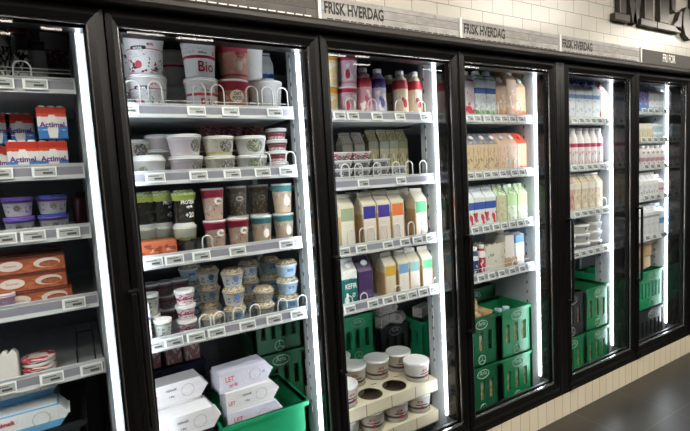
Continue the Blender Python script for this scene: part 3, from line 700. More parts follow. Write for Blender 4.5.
for k in range(3): stock('choc', 'brown dessert box with white ovals', 'dessert box', 'dessert_box', chocbox, 0, 3, 32, 278, .235, .055, tier=['lowest front', 'middle front', 'uppermost front'][k], dz=k*.0612, box=True, x=-.150+(.012 if k == 0 else 0))
for k in range(3): stock('choc', 'brown dessert box with white ovals', 'dessert box', 'dessert_box', chocbox, 0, 3, 32, 278, .37, .055, tier=['lowest back', 'middle back', 'uppermost back'][k], dz=k*.0612, box=True, x=-.16)
LILB = pm('pink lilac pouch', 'c99fb8', [], [(0, 1, '9fa6cf', 4, .52), (0, 1, 'd8c3cf', 5, .6)])
stock('pou', 'small pink and lilac dessert cup', 'dessert cup', 'dessert_cup', tub('', .022, .028, .068, LILB, LID), 0, 3, 5, 296, .2035, .0295-.0005)
def cardrack(r):
    b = MB()
    for k in range(5): b.prism([(-.03, 0), (.03, 0), (.03, .10-.004*k), (.018, .115-.004*k), (.006, .10-.004*k), (-.006, .115-.004*k), (-.018, .10-.004*k), (-.03, .11-.004*k)], k*.016-.035, k*.016-.030, M_WHT)
    b.box(-.03, .03, -.035, .036, 0, .004, M_WHT); b.build('card_tray', r)
stock('rack', 'white scalloped card display tray', 'display tray', 'card_display_tray', cardrack, 0, 4, 7, 365, .25, .035, box=True)
RWP = pm('red white round pack', 'dcd2cf', [], [(0, 1, 'b62738', 3, .5)])
def roundpack(r):
    MB().lathe([(.050, 0), (.052, .003), (.052, .018)], WHITE, 26).build('base', r)
    MB().lathe([(.054, .0), (.054, .012), (.050, .014), (.030, .0145)], RWP, 26, (0, 0, .014)).build('lid', r)
pile(2, .030, 'rp', 'round red and white cheese box', 'cheese box', 'cheese_box', roundpack, 0, 4, 39, 362, .25, .055)
def divider(r):
    b = MB()
    for x in (-.03, .03): b.tube([(x, -.24, .002), (x, .22, .002)], .0022, DWIRE, 5); 
    b.tube([(.03, -.24, .0), (.03, -.24, .07), (.03, -.20, .075), (.03, -.14, .03), (.03, -.10, .065), (.03, .0, .05), (.03, .22, .05)], .0022, DWIRE, 5)
    b.tube([(-.03, -.2, .0), (-.03, -.2, .05), (-.03, -.16, .03), (-.03, .2, .035)], .0022, DWIRE, 5)
    b.tube([(-.03, -.24, .002), (.03, -.24, .002)], .0022, DWIRE, 5); b.tube([(-.03, .22, .002), (.03, .22, .002)], .0022, DWIRE, 5)
    b.build('wire_frame', r)
stock('div', 'bent dark wire shelf divider', 'wire divider', 'wire_divider', divider, 0, 4, 78, 350, .24, .25, x=-.015, dz=.002)
stock('crk', 'black crate under the blue milk cartons', 'crate', 'bottle_crate', crate(.42, .38, .33, BLKC), 0, 9, 0, 0, .22, .19, x=-.25, free='black crate, lower of two, low behind the first glass door')
stock('crk', 'black crate', 'crate', 'bottle_crate', crate(.42, .38, .33, BLKC), 0, 9, 0, 0, .22, .19, x=-.25, dz=.331, free='black crate right under the blue-edged milk cartons behind the first door')
stock('crn', 'navy crate', 'crate', 'bottle_crate', crate(.40, .30, .36, NAVY, solid=True), 0, 9, 0, 0, .62, .15, x=-.17, free='navy crate, lower of two, far back behind the first glass door')
stock('crn', 'navy crate', 'crate', 'bottle_crate', crate(.40, .30, .36, NAVY, solid=True), 0, 9, 0, 0, .62, .15, x=-.17, dz=.361, free='navy crate, upper of two, far back behind the first glass door')
def bluemilk(r): milkbox(.25, .10, .085, M_BLUEB, M_BLUEB, [('minimælk', .020, -.07, .05, RDT), ('LET', .030, -.10, .030, RDT)])(r)
for x, yy, z, rz, lab in ((-.245, .44, .732, .03, 'blue-edged milk carton lying at the back of the pile behind first door'), (-.21, .27, .732, .02, 'blue-edged milk carton lying in front low behind the first door'),
                  (-.235, .355, .819, .06, 'blue-edged milk carton lying on top of the pile behind first door')):
    stock('bm', '', 'milk carton', 'milk_carton', bluemilk, 0, 9, 0, 0, yy-.05, .05, x=x, z=z, rz=rz, free=lab)
# ---------- second door, top shelf
BK = dict(r0=.062, r1=.074)
bucket_skyr = tub('', .061, .0735, .150, M_SKYR, LID, False, [(mat('berry print', 'b3324a'), .022, .052, -.75, -.35), (DKT, .03, .046, -.95, -.75), (DKT, .092, .106, -.9, -.05, False)], [('SKYR', .013, .012, .108, RDT), ('NATUREL', .010, -.035, .094, WT)])
bucket_bio = tub('', .058, .070, .150, M_BIO, LID, False, [(RDT, .076, .088, -1.0, 1.2, False)], [('Bio', .060, .012, .024, RDT, .9), ('Cultura', .014, .0, .094, mat('grey print', '8c8c90')), ('Ø', .02, .052, .092, RDT)])
bucket_terra = tub('', .058, .0695, .150, M_TERRA, mat('rose lid', 'b98a84', .25), False, [(mat('pale print', 'cdb3a6'), .04, .075, -.12, .3, False)], [('HAVRE', .020, .012, .100, RDT), ('PEACH', .012, .012, .088, RDT)])
bucket_oat = tub('', .058, .0695, .150, M_OAT, LID, False, [(mat('cream print', 'd8cdb9'), .05, .105, -.5, .45)], [('OAT', .020, .0, .082, DKT), ('FOOD', .020, .0, .064, DKT)])
for k in range(2):
    tt = ['lower', 'upper'][k]; cy = [88, 53][k]
    stock('bs', 'white berry print yogurt bucket', 'yogurt bucket', 'yogurt_bucket', bucket_skyr, 1, 0, 146, 70, .245, .075, tier=tt, dz=k*.1506)
    stock('bb', 'white yogurt bucket with red script', 'yogurt bucket', 'yogurt_bucket', bucket_bio, 1, 0, 200, 72, .245, .072, tier=tt, dz=k*.1506)
    stock('bs', 'white berry print yogurt bucket', 'yogurt bucket', 'yogurt_bucket', bucket_skyr, 1, 0, 119, 60, .40, .075, tier=tt+' back', dz=k*.1506, x=.252)
    stock('bb', 'white yogurt bucket with red script', 'yogurt bucket', 'yogurt_bucket', bucket_bio, 1, 0, 174, 70, .43, .072, tier=tt+' back', dz=k*.1506, rz=2.4)
stock('bt', 'terracotta yogurt bucket with rosy lid', 'yogurt bucket', 'yogurt_bucket', bucket_terra, 1, 0, 233.5, 64, .245, .0715, tier='upper', dz=.1506)
stock('bo', 'brown oat bucket with dark lettering', 'yogurt bucket', 'yogurt_bucket', bucket_oat, 1, 0, 232.7, 92, .245, .0715, tier='lower')
stock('bw', 'plain white tapering tub', 'yogurt bucket', 'yogurt_bucket', tub('', .063, .079, .155, M_PLAIN, WHITE), 1, 0, 264.5, 90, .25, .081, tier='lower')
stock('bw2', 'narrow plain white tub', 'yogurt bucket', 'yogurt_bucket', tub('', .049, .058, .150, M_PLAIN, WHITE), 1, 0, 251.5, 64, .262, .060, tier='upper', dz=.1556, x=.737)
M_MBL = pm('white blue milk carton', 'e6e9ea', [(.76, .84, '2f5ea8', .06, 10)], [(.3, .6, '9fb56a', 3, .62)])
stock('mb', 'white and blue milk carton at the back', 'milk carton', 'milk_carton', carton(.068, .07, .325, M_MBL), 1, 0, 279.5, 80, .42, .035, box=True)
# second shelf
tubfaint = tub('', .056, .068, .087, M_TUBP, LID, False, [(DLAB, .014, .068, .15, 1.0)])
tubyel = tub('', .054, .065, .083, M_TUBY, LID, False, [(DLAB, .012, .066, -.2, .8)])
tubwhi = tub('', .056, .069, .083, M_TUBW, LID, False, [(GLAB, .010, .066, -.65, .6)])
tubdome = tub('', .054, .065, .094, M_TUBW, LID, True, [(GLAB, .02, .05, -.75, -.2)])
stock('td', 'low white tub with clear domed lid', 'dessert tub', 'dessert_tub', tubdome, 1, 1, 148.5, 163, .245, .068)
pile(2, .0875, 'tf', 'pinkish white tub, dark picture label', 'dessert tub', 'dessert_tub', tubfaint, 1, 1, 185, 150, .245, .070)
pile(2, .0835, 'ty', 'pale yellow tub, dark picture label', 'dessert tub', 'dessert_tub', tubyel, 1, 1, 219, 150, .245, .067)
pile(2, .0835, 'tw', 'white tub, green picture label', 'dessert tub', 'dessert_tub', tubwhi, 1, 1, 251, 150, .245, .071)
pile(4, .0495, 'sc', 'small red and green pudding cup', 'pudding cup', 'pudding_cup', tub('', .038, .047, .049, M_STK, LID, False), 1, 1, 277, 147, .25, .050)
pile(2, .0835, 'ty', 'pale yellow tub', 'dessert tub', 'dessert_tub', tubyel, 1, 1, 133, 148, .39, .067, tiers=['lower back', 'upper back'])
pile(3, .0625, 'tp', 'ribbed pale pink tub', 'dessert tub', 'dessert_tub', tub('', .052, .060, .062, M_TUBP, LID), 1, 1, 160, 148, .39, .062, tiers=['lowest back', 'middle back', 'uppermost back'])
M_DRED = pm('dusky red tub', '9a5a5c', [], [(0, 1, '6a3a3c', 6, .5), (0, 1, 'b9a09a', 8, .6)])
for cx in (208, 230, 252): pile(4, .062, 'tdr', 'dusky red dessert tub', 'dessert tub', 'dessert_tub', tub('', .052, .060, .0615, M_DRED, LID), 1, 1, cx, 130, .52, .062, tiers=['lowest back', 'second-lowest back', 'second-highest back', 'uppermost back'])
# third shelf
prot = tub('', .038, .047, .136, pm('black cup green top', '2c2b26', [(.78, 1, 'a9bc58', .12)], [(.1, .7, '3d3d36', 6, .6)], .2), GREENLID, True, None, [('PROTEIN', .021, .008, .078, WT, .7), ('mjølk', .014, .012, .062, WT), ('+20', .030, .012, .022, WT, .8)])
gran = tub('', .038, .047, .136, pm('granola cup pale top', '45443f', [(.55, 1, 'a8b06a', .15), (.66, 1, 'd2d4bc', .15)], [(.0, .6, '2c2b29', 5, .5)], .15), mat('clear lid', 'd2d4cc', .15), True, [(DKT, .0, .06, -.3, .6, False)])
redc = tub('', .037, .047, .135, M_REDC, LID, False, [(mat('cream cup label', 'e6ddd2'), .065, .095, -.1, .75)], [('Øko', .016, .018, .074, DKT)])
tealc = tub('', .037, .047, .135, M_TEALC, LID, False, [(mat('cream cup label', 'e6ddd2'), .035, .075, -.2, .5)])
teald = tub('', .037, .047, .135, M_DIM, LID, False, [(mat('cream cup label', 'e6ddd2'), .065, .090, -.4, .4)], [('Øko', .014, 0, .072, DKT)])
stock('pr', 'black cup with white lettering', 'protein cup', 'protein_cup', prot, 1, 2, 185, 213, .245, .049, tier='upper', dz=.1365)
stock('gn', 'clear granola cup with domed lid', 'granola cup', 'granola_cup', gran, 1, 2, 185.5, 235, .245, .049, tier='lower')
for i, cx in enumerate((162, 144)):
    stock('pr', 'black cup with green lid', 'protein cup', 'protein_cup', prot, 1, 2, cx, 212, [.36, .36][i], .049, tier='upper back', dz=.1365, rz=.5+i)
    stock('gn', 'clear granola cup with domed lid', 'granola cup', 'granola_cup', gran, 1, 2, cx, 212, .36, .049, tier='lower back', rz=1)
M_SAL = pm('orange brown box', 'b0603f', [], [(0, 1, '7c3a2a', 4, .56), (0, .6, 'd0a58c', 5, .62)])
stock('or', 'flat orange brown dessert box', 'dessert box', 'dessert_box', flatpack(.135, .09, .078, M_SAL), 1, 2, 158, 246, .235, .045, box=True, x=.273)
pile(2, .1355, 'rc', 'peach cup with red top', 'dessert cup', 'dessert_cup', redc, 1, 2, 214, 218, .245, .049)
stock('rc', 'peach cup with red top', 'dessert cup', 'dessert_cup', redc, 1, 2, 238.3, 231, .245, .049)
stock('tc', 'peach cup with teal top', 'dessert cup', 'dessert_cup', tealc, 1, 2, 261.8, 228, .245, .049)
pile(2, .1355, 'tc', 'peach cup with teal top', 'dessert cup', 'dessert_cup', tealc, 1, 2, 283, 212, .245, .049)
for cx in (237, 259): pile(2, .1355, 'tdm', 'dim brown dessert cup', 'dessert cup', 'dessert_cup', teald, 1, 2, cx, 200, .37, .049, tiers=['lower back', 'upper back'])
# fourth shelf
gw = tub('', .026, .033, .088, M_GW, WHITE, False); rw = tub('', .030, .039, .0615, M_RW, WHITE, False)
grc = tub('', .038, .048, .080, M_GRC, GRLID, True, [(mat('blue berry print', '5a79b4'), .022, .050, -.2, .35)]); blc = tub('', .038, .050, .080, M_BLUC, GRLID, True, None, [('SKYR', .016, 0, .03, BLT)])
clr = tub('', .036, .046, .068, pm('clear berry cup', 'b9b6a6', [(0, .2, 'd8d4cc')], [(.1, .8, 'a33c44', 6, .66), (.1, .9, 'dcd8c8', 8, .6)], .15), GRLID, True)
stock('gw', 'slim green and white yogurt cup', 'yogurt cup', 'yogurt_cup', gw, 1, 3, 163, 327, .215, .035, x=.262)
pile(2, .0885, 'gw', 'slim green and white yogurt cup', 'yogurt cup', 'yogurt_cup', gw, 1, 3, 152, 318, .315, .035, tiers=['lower back', 'upper back'])
stock('bp', 'narrow white and blue drink carton', 'drink carton', 'drink_carton', carton(.03, .04, .16, M_MBL, roof=.02, fin=.01), 1, 3, 148, 325, .225, .02, box=True, x=.200)
pile(3, .062, 'rw', 'small red and white yogurt cup', 'yogurt cup', 'yogurt_cup', rw, 1, 3, 186, 312, .235, .041)
pile(3, .0805, 'ga', 'white berry cup, granola lid', 'granola cup', 'granola_cup', grc, 1, 3, 233, 285, .235, .050)
pile(2, .0685, 'cb', 'clear berry cup, granola lid', 'granola cup', 'granola_cup', clr, 1, 3, 264, 298, .235, .048)
pile(3, .0805, 'bc', 'light blue cup, granola lid', 'granola cup', 'granola_cup', blc, 1, 3, 287.5, 285, .235, .052)
for cx, yy in ((249, .36), (208, .36)): pile(3, .0805, 'ga', 'white berry cup, granola lid', 'granola cup', 'granola_cup', grc, 1, 3, cx, 275, yy, .050, tiers=['lowest back', 'middle back', 'uppermost back'])
for cx, yy in ((270, .36), (190, .50)): pile(3, .0805, 'bc' , 'light blue cup, granola lid', 'granola cup', 'granola_cup', blc, 1, 3, cx, 275, yy, .052, tiers=['lowest back', 'middle back', 'uppermost back'])
stock('cb', 'clear berry cup, granola lid', 'granola cup', 'granola_cup', clr, 1, 3, 213, 318, .235, .048, x=.463)
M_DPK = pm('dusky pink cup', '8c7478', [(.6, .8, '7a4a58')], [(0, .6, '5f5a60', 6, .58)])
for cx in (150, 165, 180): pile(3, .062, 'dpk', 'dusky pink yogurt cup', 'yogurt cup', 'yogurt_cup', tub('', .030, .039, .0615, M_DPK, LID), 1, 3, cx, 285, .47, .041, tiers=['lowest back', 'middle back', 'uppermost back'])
# bottom of the second door
WDT = [('minimælk', .014, -.03, .058, mat('grey ink', '8a8a92')), ('1 liter', .012, -.03, .030, mat('grey ink', '8a8a92')), ('LET', .024, -.10, .032, mat('rose ink', 'd0607c', .5))]
milkw = milkbox(.25, .10, .090, M_MILKW, M_MILKW, WDT); milkl = milkbox(.255, .10, .092, M_MILKL, M_MILKL, [('LET', .032, -.080, .044, MATS['rose ink']), ('mælk', .022, -.065, .018, MATS['rose ink']), ('1%', .018, .078, .038, MATS['grey ink'])])
stock('crg', '', 'crate', 'bottle_crate', crate(.28, .34, .30, BLKC), 1, 9, 0, 0, .30, .17, x=.318, free='black crate under the white milk cartons, left behind the second door')
stock('crm', '', 'crate', 'bottle_crate', crate(.28, .34, .185, BLKC), 1, 9, 0, 0, .30, .17, x=.318, dz=.301, free='shallow black crate holding up white milk cartons behind second door')
for (x, yy, z, rz, lab) in ((.303, .355, .5585, .02, 'white milk carton lying second in the left pile behind second door'), (.305, .36, .6495, .05, 'white milk carton lying topmost in the left pile behind second door'),
        (.322, .238, .5585, .03, 'white milk carton lying in front of the left pile behind second door')):
    stock('mw', '', 'milk carton', 'milk_carton', milkw, 1, 9, 0, 0, yy-.05, .05, x=x, z=z, rz=rz, free=lab)
stock('crx', '', 'crate', 'bottle_crate', crate(.40, .36, .30, GREENB, solid=True), 1, 9, 0, 0, .205, .18, x=.655, dz=.161, free='bright green crate of lying milk cartons behind the second door')
stock('crx2', '', 'crate', 'bottle_crate', crate(.40, .36, .160, GREEND), 1, 9, 0, 0, .205, .18, x=.655, free='deep green crate beneath the bright green milk crate, second door')
for (x, yy, z, rz, kk, lab) in ((.615, .29, .472, -.03, 'ml', 'lilac white milk carton lying lowest in the bright green crate'), (.610, .30, .565, .03, 'mw', 'white milk carton lying second from top in the bright green crate'),
        (.590, .315, .656, .07, 'ml', 'lilac white milk carton with pink letters lying topmost in bright green crate')):
    stock(kk, '', 'milk carton', 'milk_carton', milkl if kk == 'ml' else milkw, 1, 9, 0, 0, yy-.05, .05, x=x, z=z, rz=rz, free=lab)
for (x, yy, z, rz, lab) in ((.625, .285, .245, 0, 'white milk carton lying at the very bottom of the bright green crate'), (.615, .29, .336, .0, 'white milk carton lying under the lilac one in the bright green crate'),):
    stock('mw', '', 'milk carton', 'milk_carton', milkw, 1, 9, 0, 0, yy-.05, .05, x=x, z=z, rz=rz, free=lab)
stock('mw', '', 'milk carton', 'milk_carton', milkw, 1, 9, 0, 0, .44, .05, x=.62, z=.575, rz=.1, free='white milk carton lying behind the others on the bright green crate')
for k in range(3):
    stock('crb', '', 'crate', 'bottle_crate', crate(.29, .25, .28, GREEND, 4, LOGO), 1, 9, 0, 0, .60, .125, x=.888, dz=k*.2805, free=['deep green crate, lowest of three, far back between second and third doors', 'deep green crate, middle of three, far back between second and third doors', 'deep green crate, topmost of three, far back between second and third doors'][k])
for k in range(2):
    stock('crn2', '', 'crate', 'bottle_crate', crate(.36, .26, .30, NAVY, 3), 1, 9, 0, 0, .665, .13, x=.32, dz=k*.3005, free=['navy crate, lower of two, far back left behind second door', 'navy crate, upper of two, far back left behind second door'][k])
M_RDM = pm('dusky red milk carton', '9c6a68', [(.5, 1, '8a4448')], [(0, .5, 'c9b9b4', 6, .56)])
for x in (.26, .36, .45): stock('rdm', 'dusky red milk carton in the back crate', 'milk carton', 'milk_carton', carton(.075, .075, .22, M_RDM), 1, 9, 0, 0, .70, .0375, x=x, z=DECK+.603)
# ---------- third door, top shelf
M_TPK = pm('pink berry tub', 'dcb9c4', [(.86, 1, 'c43a58', .06), (.10, .16, 'd98a9c')], [(.2, .8, 'e9dfe2', 3, .5), (.3, .7, 'b83a54', 5, .68)])
M_TOR = pm('orange tub', 'e3cf9a', [(.80, 1, 'd9962c', .08)], [(.2, .7, 'efe6cf', 3, .5)])
tpk = tub('', .043, .051, .150, M_TPK, LID, False, [(mat('berry print', 'b3324a'), .035, .080, -.75, -.25)]); tor = tub('', .043, .051, .150, M_TOR, LID)
pile(2, .1505, 'tpk', 'tall pink berry yogurt tub', 'yogurt tub', 'yogurt_tub', tpk, 2, 0, 347.5, 80, .245, .053)
pile(2, .1505, 'tor', 'tall orange and cream yogurt tub', 'yogurt tub', 'yogurt_tub', tor, 2, 0, 331, 80, .245, .053)
pile(2, .1505, 'tpk', 'tall pink berry yogurt tub', 'yogurt tub', 'yogurt_tub', tpk, 2, 0, 344, 80, .40, .053, tiers=['lower back', 'upper back'])
def drink(nm, body, top, pr):
    M = pm(nm, body, [(.66, .86, top, .05, 12)], [(.1, .6, 'efe9e0', 4, .58)])
    P = mat(nm+' print', pr, .4)
    return bottle(.042, .25, M, WHITE, capr=.020, sh=.74, waist=.05, patch=[(P, .055, .100, -.35, .25), (P, .085, .110, -.5, -.1)])
d_pink = drink('pink drink bottle', 'd59aaa', 'b3203a', 'c66a80'); d_lav = drink('lavender drink bottle', 'b9b4d2', '3a2f7a', '5f5a9c'); d_cream = drink('cream drink bottle', 'd8c5ab', 'c0303a', 'b8323c')
d_brown = drink('tan drink bottle', 'a08a6c', '6a2226', '6f5640')
DB = ('yogurt drink', 'drink_bottle')
stock('dp', 'pink drink bottle with red shoulder', DB[0], DB[1], d_pink, 2, 0, 363.5, 90, .25, .043)
stock('dl', 'lavender drink bottle with purple shoulder', DB[0], DB[1], d_lav, 2, 0, 377.8, 90, .25, .043)
stock('dc', 'cream drink bottle with red shoulder', DB[0], DB[1], d_cream, 2, 0, 400, 90, .25, .043)
stock('dc', 'cream drink bottle with red shoulder', DB[0], DB[1], d_cream, 2, 0, 421.8, 92, .25, .043)
stock('dc', 'cream drink bottle with red shoulder', DB[0], DB[1], d_cream, 2, 0, 413, 92, .31, .043, tier='back')
stock('db', 'tan drink bottle with dark red shoulder', DB[0], DB[1], d_brown, 2, 0, 389, 90, .36, .043, tier='back')
stock('dp', 'pink drink bottle with red shoulder', DB[0], DB[1], d_pink, 2, 0, 366, 88, .37, .043, tier='back')
stock('dl', 'lavender drink bottle with purple shoulder', DB[0], DB[1], d_lav, 2, 0, 404, 88, .42, .043, tier='back')
stock('dl', 'lavender drink bottle with purple shoulder', DB[0], DB[1], d_lav, 2, 0, 377, 88, .50, .043, tier='far back')
stock('db', 'tan drink bottle with dark red shoulder', DB[0], DB[1], d_brown, 2, 0, 428, 92, .42, .043, tier='back')
stock('dc', 'cream drink bottle with red shoulder', DB[0], DB[1], d_cream, 2, 0, 390, 88, .52, .043, tier='far back')
# second shelf: trays and cartons
M_TRY = pm('smoky tray pack', '5c5c60', [(.7, 1, 'a9a9ac')], [(.0, .7, 'c9c6c6', 8, .58)], .2); M_TRR = pm('smoky tray pack red label', '66575a', [(.7, 1, 'b3aeb0')], [(.2, 1, 'b8404e', 4, .58), (.0, .7, 'cfc9c8', 8, .6)], .2)
def traypack(m):
    def f(r):
        b = MB(); b.hull([(-.042, -.052, 0), (.042, -.052, 0), (.042, .052, 0), (-.042, .052, 0), (-.05, -.06, .034), (.05, -.06, .034), (.05, .06, .034), (-.05, .06, .034)], m); b.build('tray', r)
        MB().box(-.053, .053, -.063, .063, .034, .039, LID).build('film_lid', r, .001)
    return f
for i, (cx, n, rd) in enumerate(((345, 4, 1), (363, 4, 1), (382, 3, 0), (399, 2, 0))):
    for k in range(n): stock('tr%d' % (rd if k == n-1 or k == 0 else 0), ['smoky clear food tray', 'smoky food tray, red label'][rd if k == n-1 or k == 0 else 0], 'food tray', 'food_tray', traypack([M_TRY, M_TRR][rd if k == n-1 or k == 0 else 0]), 2, 1, cx, 165, .262, .063, tier=['lowest', 'second-lowest', 'third-lowest', 'uppermost'][k], dz=k*.0396, box=True, free=None)
M_OLI = pm('olive carton', '8d8360', [(.80, 1, '6f7050')], [(.1, .8, 'a89c74', 5, .55), (.2, .7, '5c5a40', 8, .62)])
for q in range(4): stock('oli', 'olive coloured carton', 'carton', 'drink_carton', carton(.064, .07, .285, M_OLI), 2, 1, 0, 0, .42, .035, tier='back', box=True, x=1.428+.071*q)
M_BRC = pm('pale brown carton', 'a49a88', [(.75, 1, '8a8478')], [(.1, .7, 'c2bbb0', 5, .55)])
for q in range(2): stock('brc', 'pale brown carton', 'carton', 'drink_carton', carton(.064, .07, .27, M_BRC), 2, 1, 0, 0, .42, .035, tier='back', box=True, x=1.262+.076*q)
# third shelf cartons
TAN = pm('tan carton side', 'c1a277', [(.78, 1, 'd2c3a4')], [(.05, .75, 'a8875c', 8, .6, (4, 4, 8))])
CRM = mat('cream carton roof', 'd3cbb6', .45)
def juice(nm, top, band=None, body='e0d6cb', w=.082, h=.272, side=TAN):
    fm = pm(nm, body, [(.68, .985, top)]+([band] if band else []), [(.08, .6, 'cdb9ae', 12, .6, (1, 1, 7))])
    return carton(w, .085, h, side, CRM, panel=(.002, h-.066, fm), fin=.02, roof=.042)
JC = [(347, 'jg', 'white carton with sage green top', juice('sage front', '93a083', body='d3d0bd')), (369.5, 'jb', 'white carton with blue purple block', juice('blueviolet front', '403f94')), (384, 'jp', 'white carton with purple block', juice('violet front', '4b3c96')),
      (398, 'jo', 'white carton with orange block', juice('orange front', 'd9783c')), (421.3, 'jn', 'white carton with green block', juice('green front', '3a9a62'))]
for cx, k, look, bl in JC: stock(k, look, 'juice carton', 'juice_carton', bl, 2, 2, cx, 215, .25, .0425, box=True)
for cx, k, look, bl in JC: stock(k, look, 'juice carton', 'juice_carton', bl, 2, 2, cx, 215, .25, .0425, box=True, tier='back', x=atx(cx, 215, .25)) if False else None
JMAP = {c[1]: c for c in JC}
for k in ('jg', 'jb', 'jp', 'jo', 'jn'):
    c = JMAP[k]; spawn(k, 'juice_carton', c[3], (atx(c[0], 215, .25), .405, SH[2][2]-.0296), 0, c[2], 'juice carton', 2, 2, 'back')
# fourth shelf cartons
M_TEAL = pm('teal milk carton', '1f6a68', [(.80, 1, 'e2e4dc', .1)], [(.0, .4, 'dfe6e0', 3, .62), (.1, .8, '2f8a80', 5, .6)])
M_PUR = pm('dark purple carton', '4a3560', [(.0, .05, 'd8d2cc')], [(.1, .4, 'a58cb8', 12, .62, (1, 1, 5))])
stock('kt', 'teal milk carton with white lettering', 'milk carton', 'milk_carton', carton(.085, .085, .235, M_TEAL, mat('white carton roof', 'dcdcd6'), words=[('KEFIR', .036, .004, .090, WT), ('Ø', .03, .018, .045, WT)], cap=.014), 2, 3, 350, 282, .25, .0425, box=True)
stock('kp', 'dark purple carton with white cap', 'juice carton', 'juice_carton', slopecarton(.085, .085, .235, M_PUR, mat('grey violet roof', '574766')), 2, 3, 366, 280, .25, .0425, box=True)
sm = dict(w=.072, h=.232)
KC = [(390.3, 'ky', 'tan carton with yellow block', juice('yellow front', 'cfa63a', body='ddd0ba', **sm)), (404, 'kb', 'white carton with dusty blue block', juice('dusty blue front', '6f9cc0', body='e2ddd2', **sm)),
      (414.8, 'kc', 'white carton with pale teal block', juice('pale teal front', '8fbfc0', body='e2ddd2', **sm)), (427.6, 'kg', 'white carton with green block', juice('leaf green front', '43a567', body='e2ddd2', **sm))]
for cx, k, look, bl in KC: stock(k, look, 'juice carton', 'juice_carton', bl, 2, 3, cx, 270, .25, .0425, box=True); spawn(k, 'juice_carton', bl, (atx(cx, 270, .25), .395, SH[2][3]-.0296), 0, look, 'juice carton', 2, 3, 'back')
spawn('ky', 'juice_carton', KC[0][3], (atx(372, 275, .38), .42, SH[2][3]-.0296), 0, KC[0][2], 'juice carton', 2, 3, 'back')
# bottom of the third door: skyr buckets in cardboard trays, crates behind
CARD = mat('cream cardboard', 'cfc5ad', .65, 0, .3, .04, 40); HOLE = mat('inner cardboard', '5a4a38', .8)
M_BKT = pm('white skyr bucket', 'e6e3dc', [(.52, .60, '5a3c40')], [(.30, .52, 'c24a56', 5, .66), (.15, .35, 'c9c2b8', 12, .6, (1, 1, 6))])
bkt = tub('', .056, .0725, .172, M_BKT, WHITE, False, [(RDT, .088, .104, -.2, .1), (DKT, .108, .114, -.6, .5, False)], [('SKYR', .018, -.015, .124, RDT)])
def cardtray(holes):
    def f(r):
        w, d, h, t = .64, .50, .068, .004; a, e = w/2, d/2
        b = MB(); b.box(-a, a, -e, -e+t, 0, h, CARD); b.box(-a, a, e-t, e, 0, h, CARD); b.box(-a, -a+t, -e, e, 0, h, CARD); b.box(a-t, a, -e, e, 0, h, CARD); b.box(-a, a, -e, e, 0, t, HOLE)
        b.build('tray_box', r)
        # top sheet with round holes: a grid of cells, each with a ring of quads round its hole
        q = MB(); nx, ny = 4, 3; cw, chh = w/nx, d/ny; n = 24
        for i in range(nx):
            for j in range(ny):
                cx, cy = -a+cw*(i+.5), -e+chh*(j+.5); vs = []; fs = []
                for k in range(n):
                    g = 2*PI*k/n; c, s_ = math.cos(g), math.sin(g); m_ = max(abs(c)/(cw/2), abs(s_)/(chh/2))
                    vs.append((cx+c/m_, cy+s_/m_, h)); vs.append((cx+.0668*c, cy+.0668*s_, h))
                for k in range(n):
                    k2 = (k+1) % n; fs.append((2*k, 2*k2, 2*k2+1, 2*k+1))
                q.add(vs, fs, CARD)
        q.build('punched_sheet', r)
        s_ = MB()
        for i in (1, 2, 3): s_.box(-a+cw*i-.0012, -a+cw*i+.0012, -e-.0012, -e, 0, h, HOLE)
        s_.build('seam', r)
    return f
TX, TY = 1.343, .215+.25
CELLX = [TX-.32+.16*(i+.5) for i in range(4)]; CELLY = [TY-.25+.16667*(j+.5) for j in range(3)]
TZ = [DECK, DECK+.1295+.0, DECK+.259, ]
occ = {0: [(i, 0) for i in range(4)]+[(0, 1), (3, 1)], 1: [(0, 0), (1, 0), (2, 0), (3, 0), (0, 1), (3, 1)], 2: [(0, 0), (3, 0), (0, 1), (1, 1), (2, 1), (3, 1), (0, 2), (1, 2)]}
TN = ['', 'lower', 'upper']
def dolly(r):
    b = MB(); b.box(-.31, .31, -.23, .23, .05, .083, BLKC); b.build('platform', r)
    for x in (-.25, .25):
        for y in (-.17, .17): MB().lathe([(.024, -.012), (.025, -.01), (.025, .01), (.024, .012)], BLKC, 16, M=Matrix.Translation((x, y, .0255)) @ Matrix.Rotation(PI/2, 4, 'Y')).build('wheel', r)
spawn('dolly', 'transport_dolly', dolly, (TX, TY, DECK+.0004), 0, '', 'dolly', 2, 9, '', free='black wheeled dolly under the cardboard bucket trays, third door')
for t in (1, 2):
    zt = DECK+.0845+(t-1)*.1785
    stock('ctray', '', 'bucket tray', 'cardboard_bucket_tray', cardtray(None), 2, 9, 0, 0, .215, .25, x=TX, z=zt, free='cream cardboard tray with round holes, %s of two, third door' % TN[t])
    for (i, j) in occ[t]:
        col = ['leftmost', 'second', 'third', 'rightmost'][i]; rw_ = ['front', 'middle', 'back'][j]
        spawn('bkt', 'skyr_bucket', bkt, (CELLX[i], CELLY[j], zt+.005), random.uniform(-.4, .4), '', 'yogurt bucket', 2, 9, '', free='white yogurt bucket in the %s cardboard tray, %s row, %s' % (TN[t], rw_, {'leftmost': 'far left', 'second': 'second from left', 'third': 'third from left', 'rightmost': 'far right'}[col]))
ST = .305
def std(key, m, b, x, w, y0, n, labs, d=.26, logo=LOGO, z0=DECK, h=ST, slots=3):
    for k in range(n): stock(key, '', 'crate', 'bottle_crate', crate(w, d, h, m, slots, logo), b, 9, 0, 0, y0, d/2, x=x, z=z0, dz=k*(h+.0006), free=labs[k])
std('cr3a', GREENB, 2, 1.47, .27, .735, 2, ['green crate, lower of two, back left behind the yogurt buckets', 'green crate, upper of two, back left behind the yogurt buckets'], d=.19)
std('cr3k', BLKC, 2, 1.76, .25, .735, 2, ['black crate, lower of two, at the back right behind the third door', 'black crate, upper of two, at the back right behind the third door'], d=.155, h=.24, logo=LOGOK)
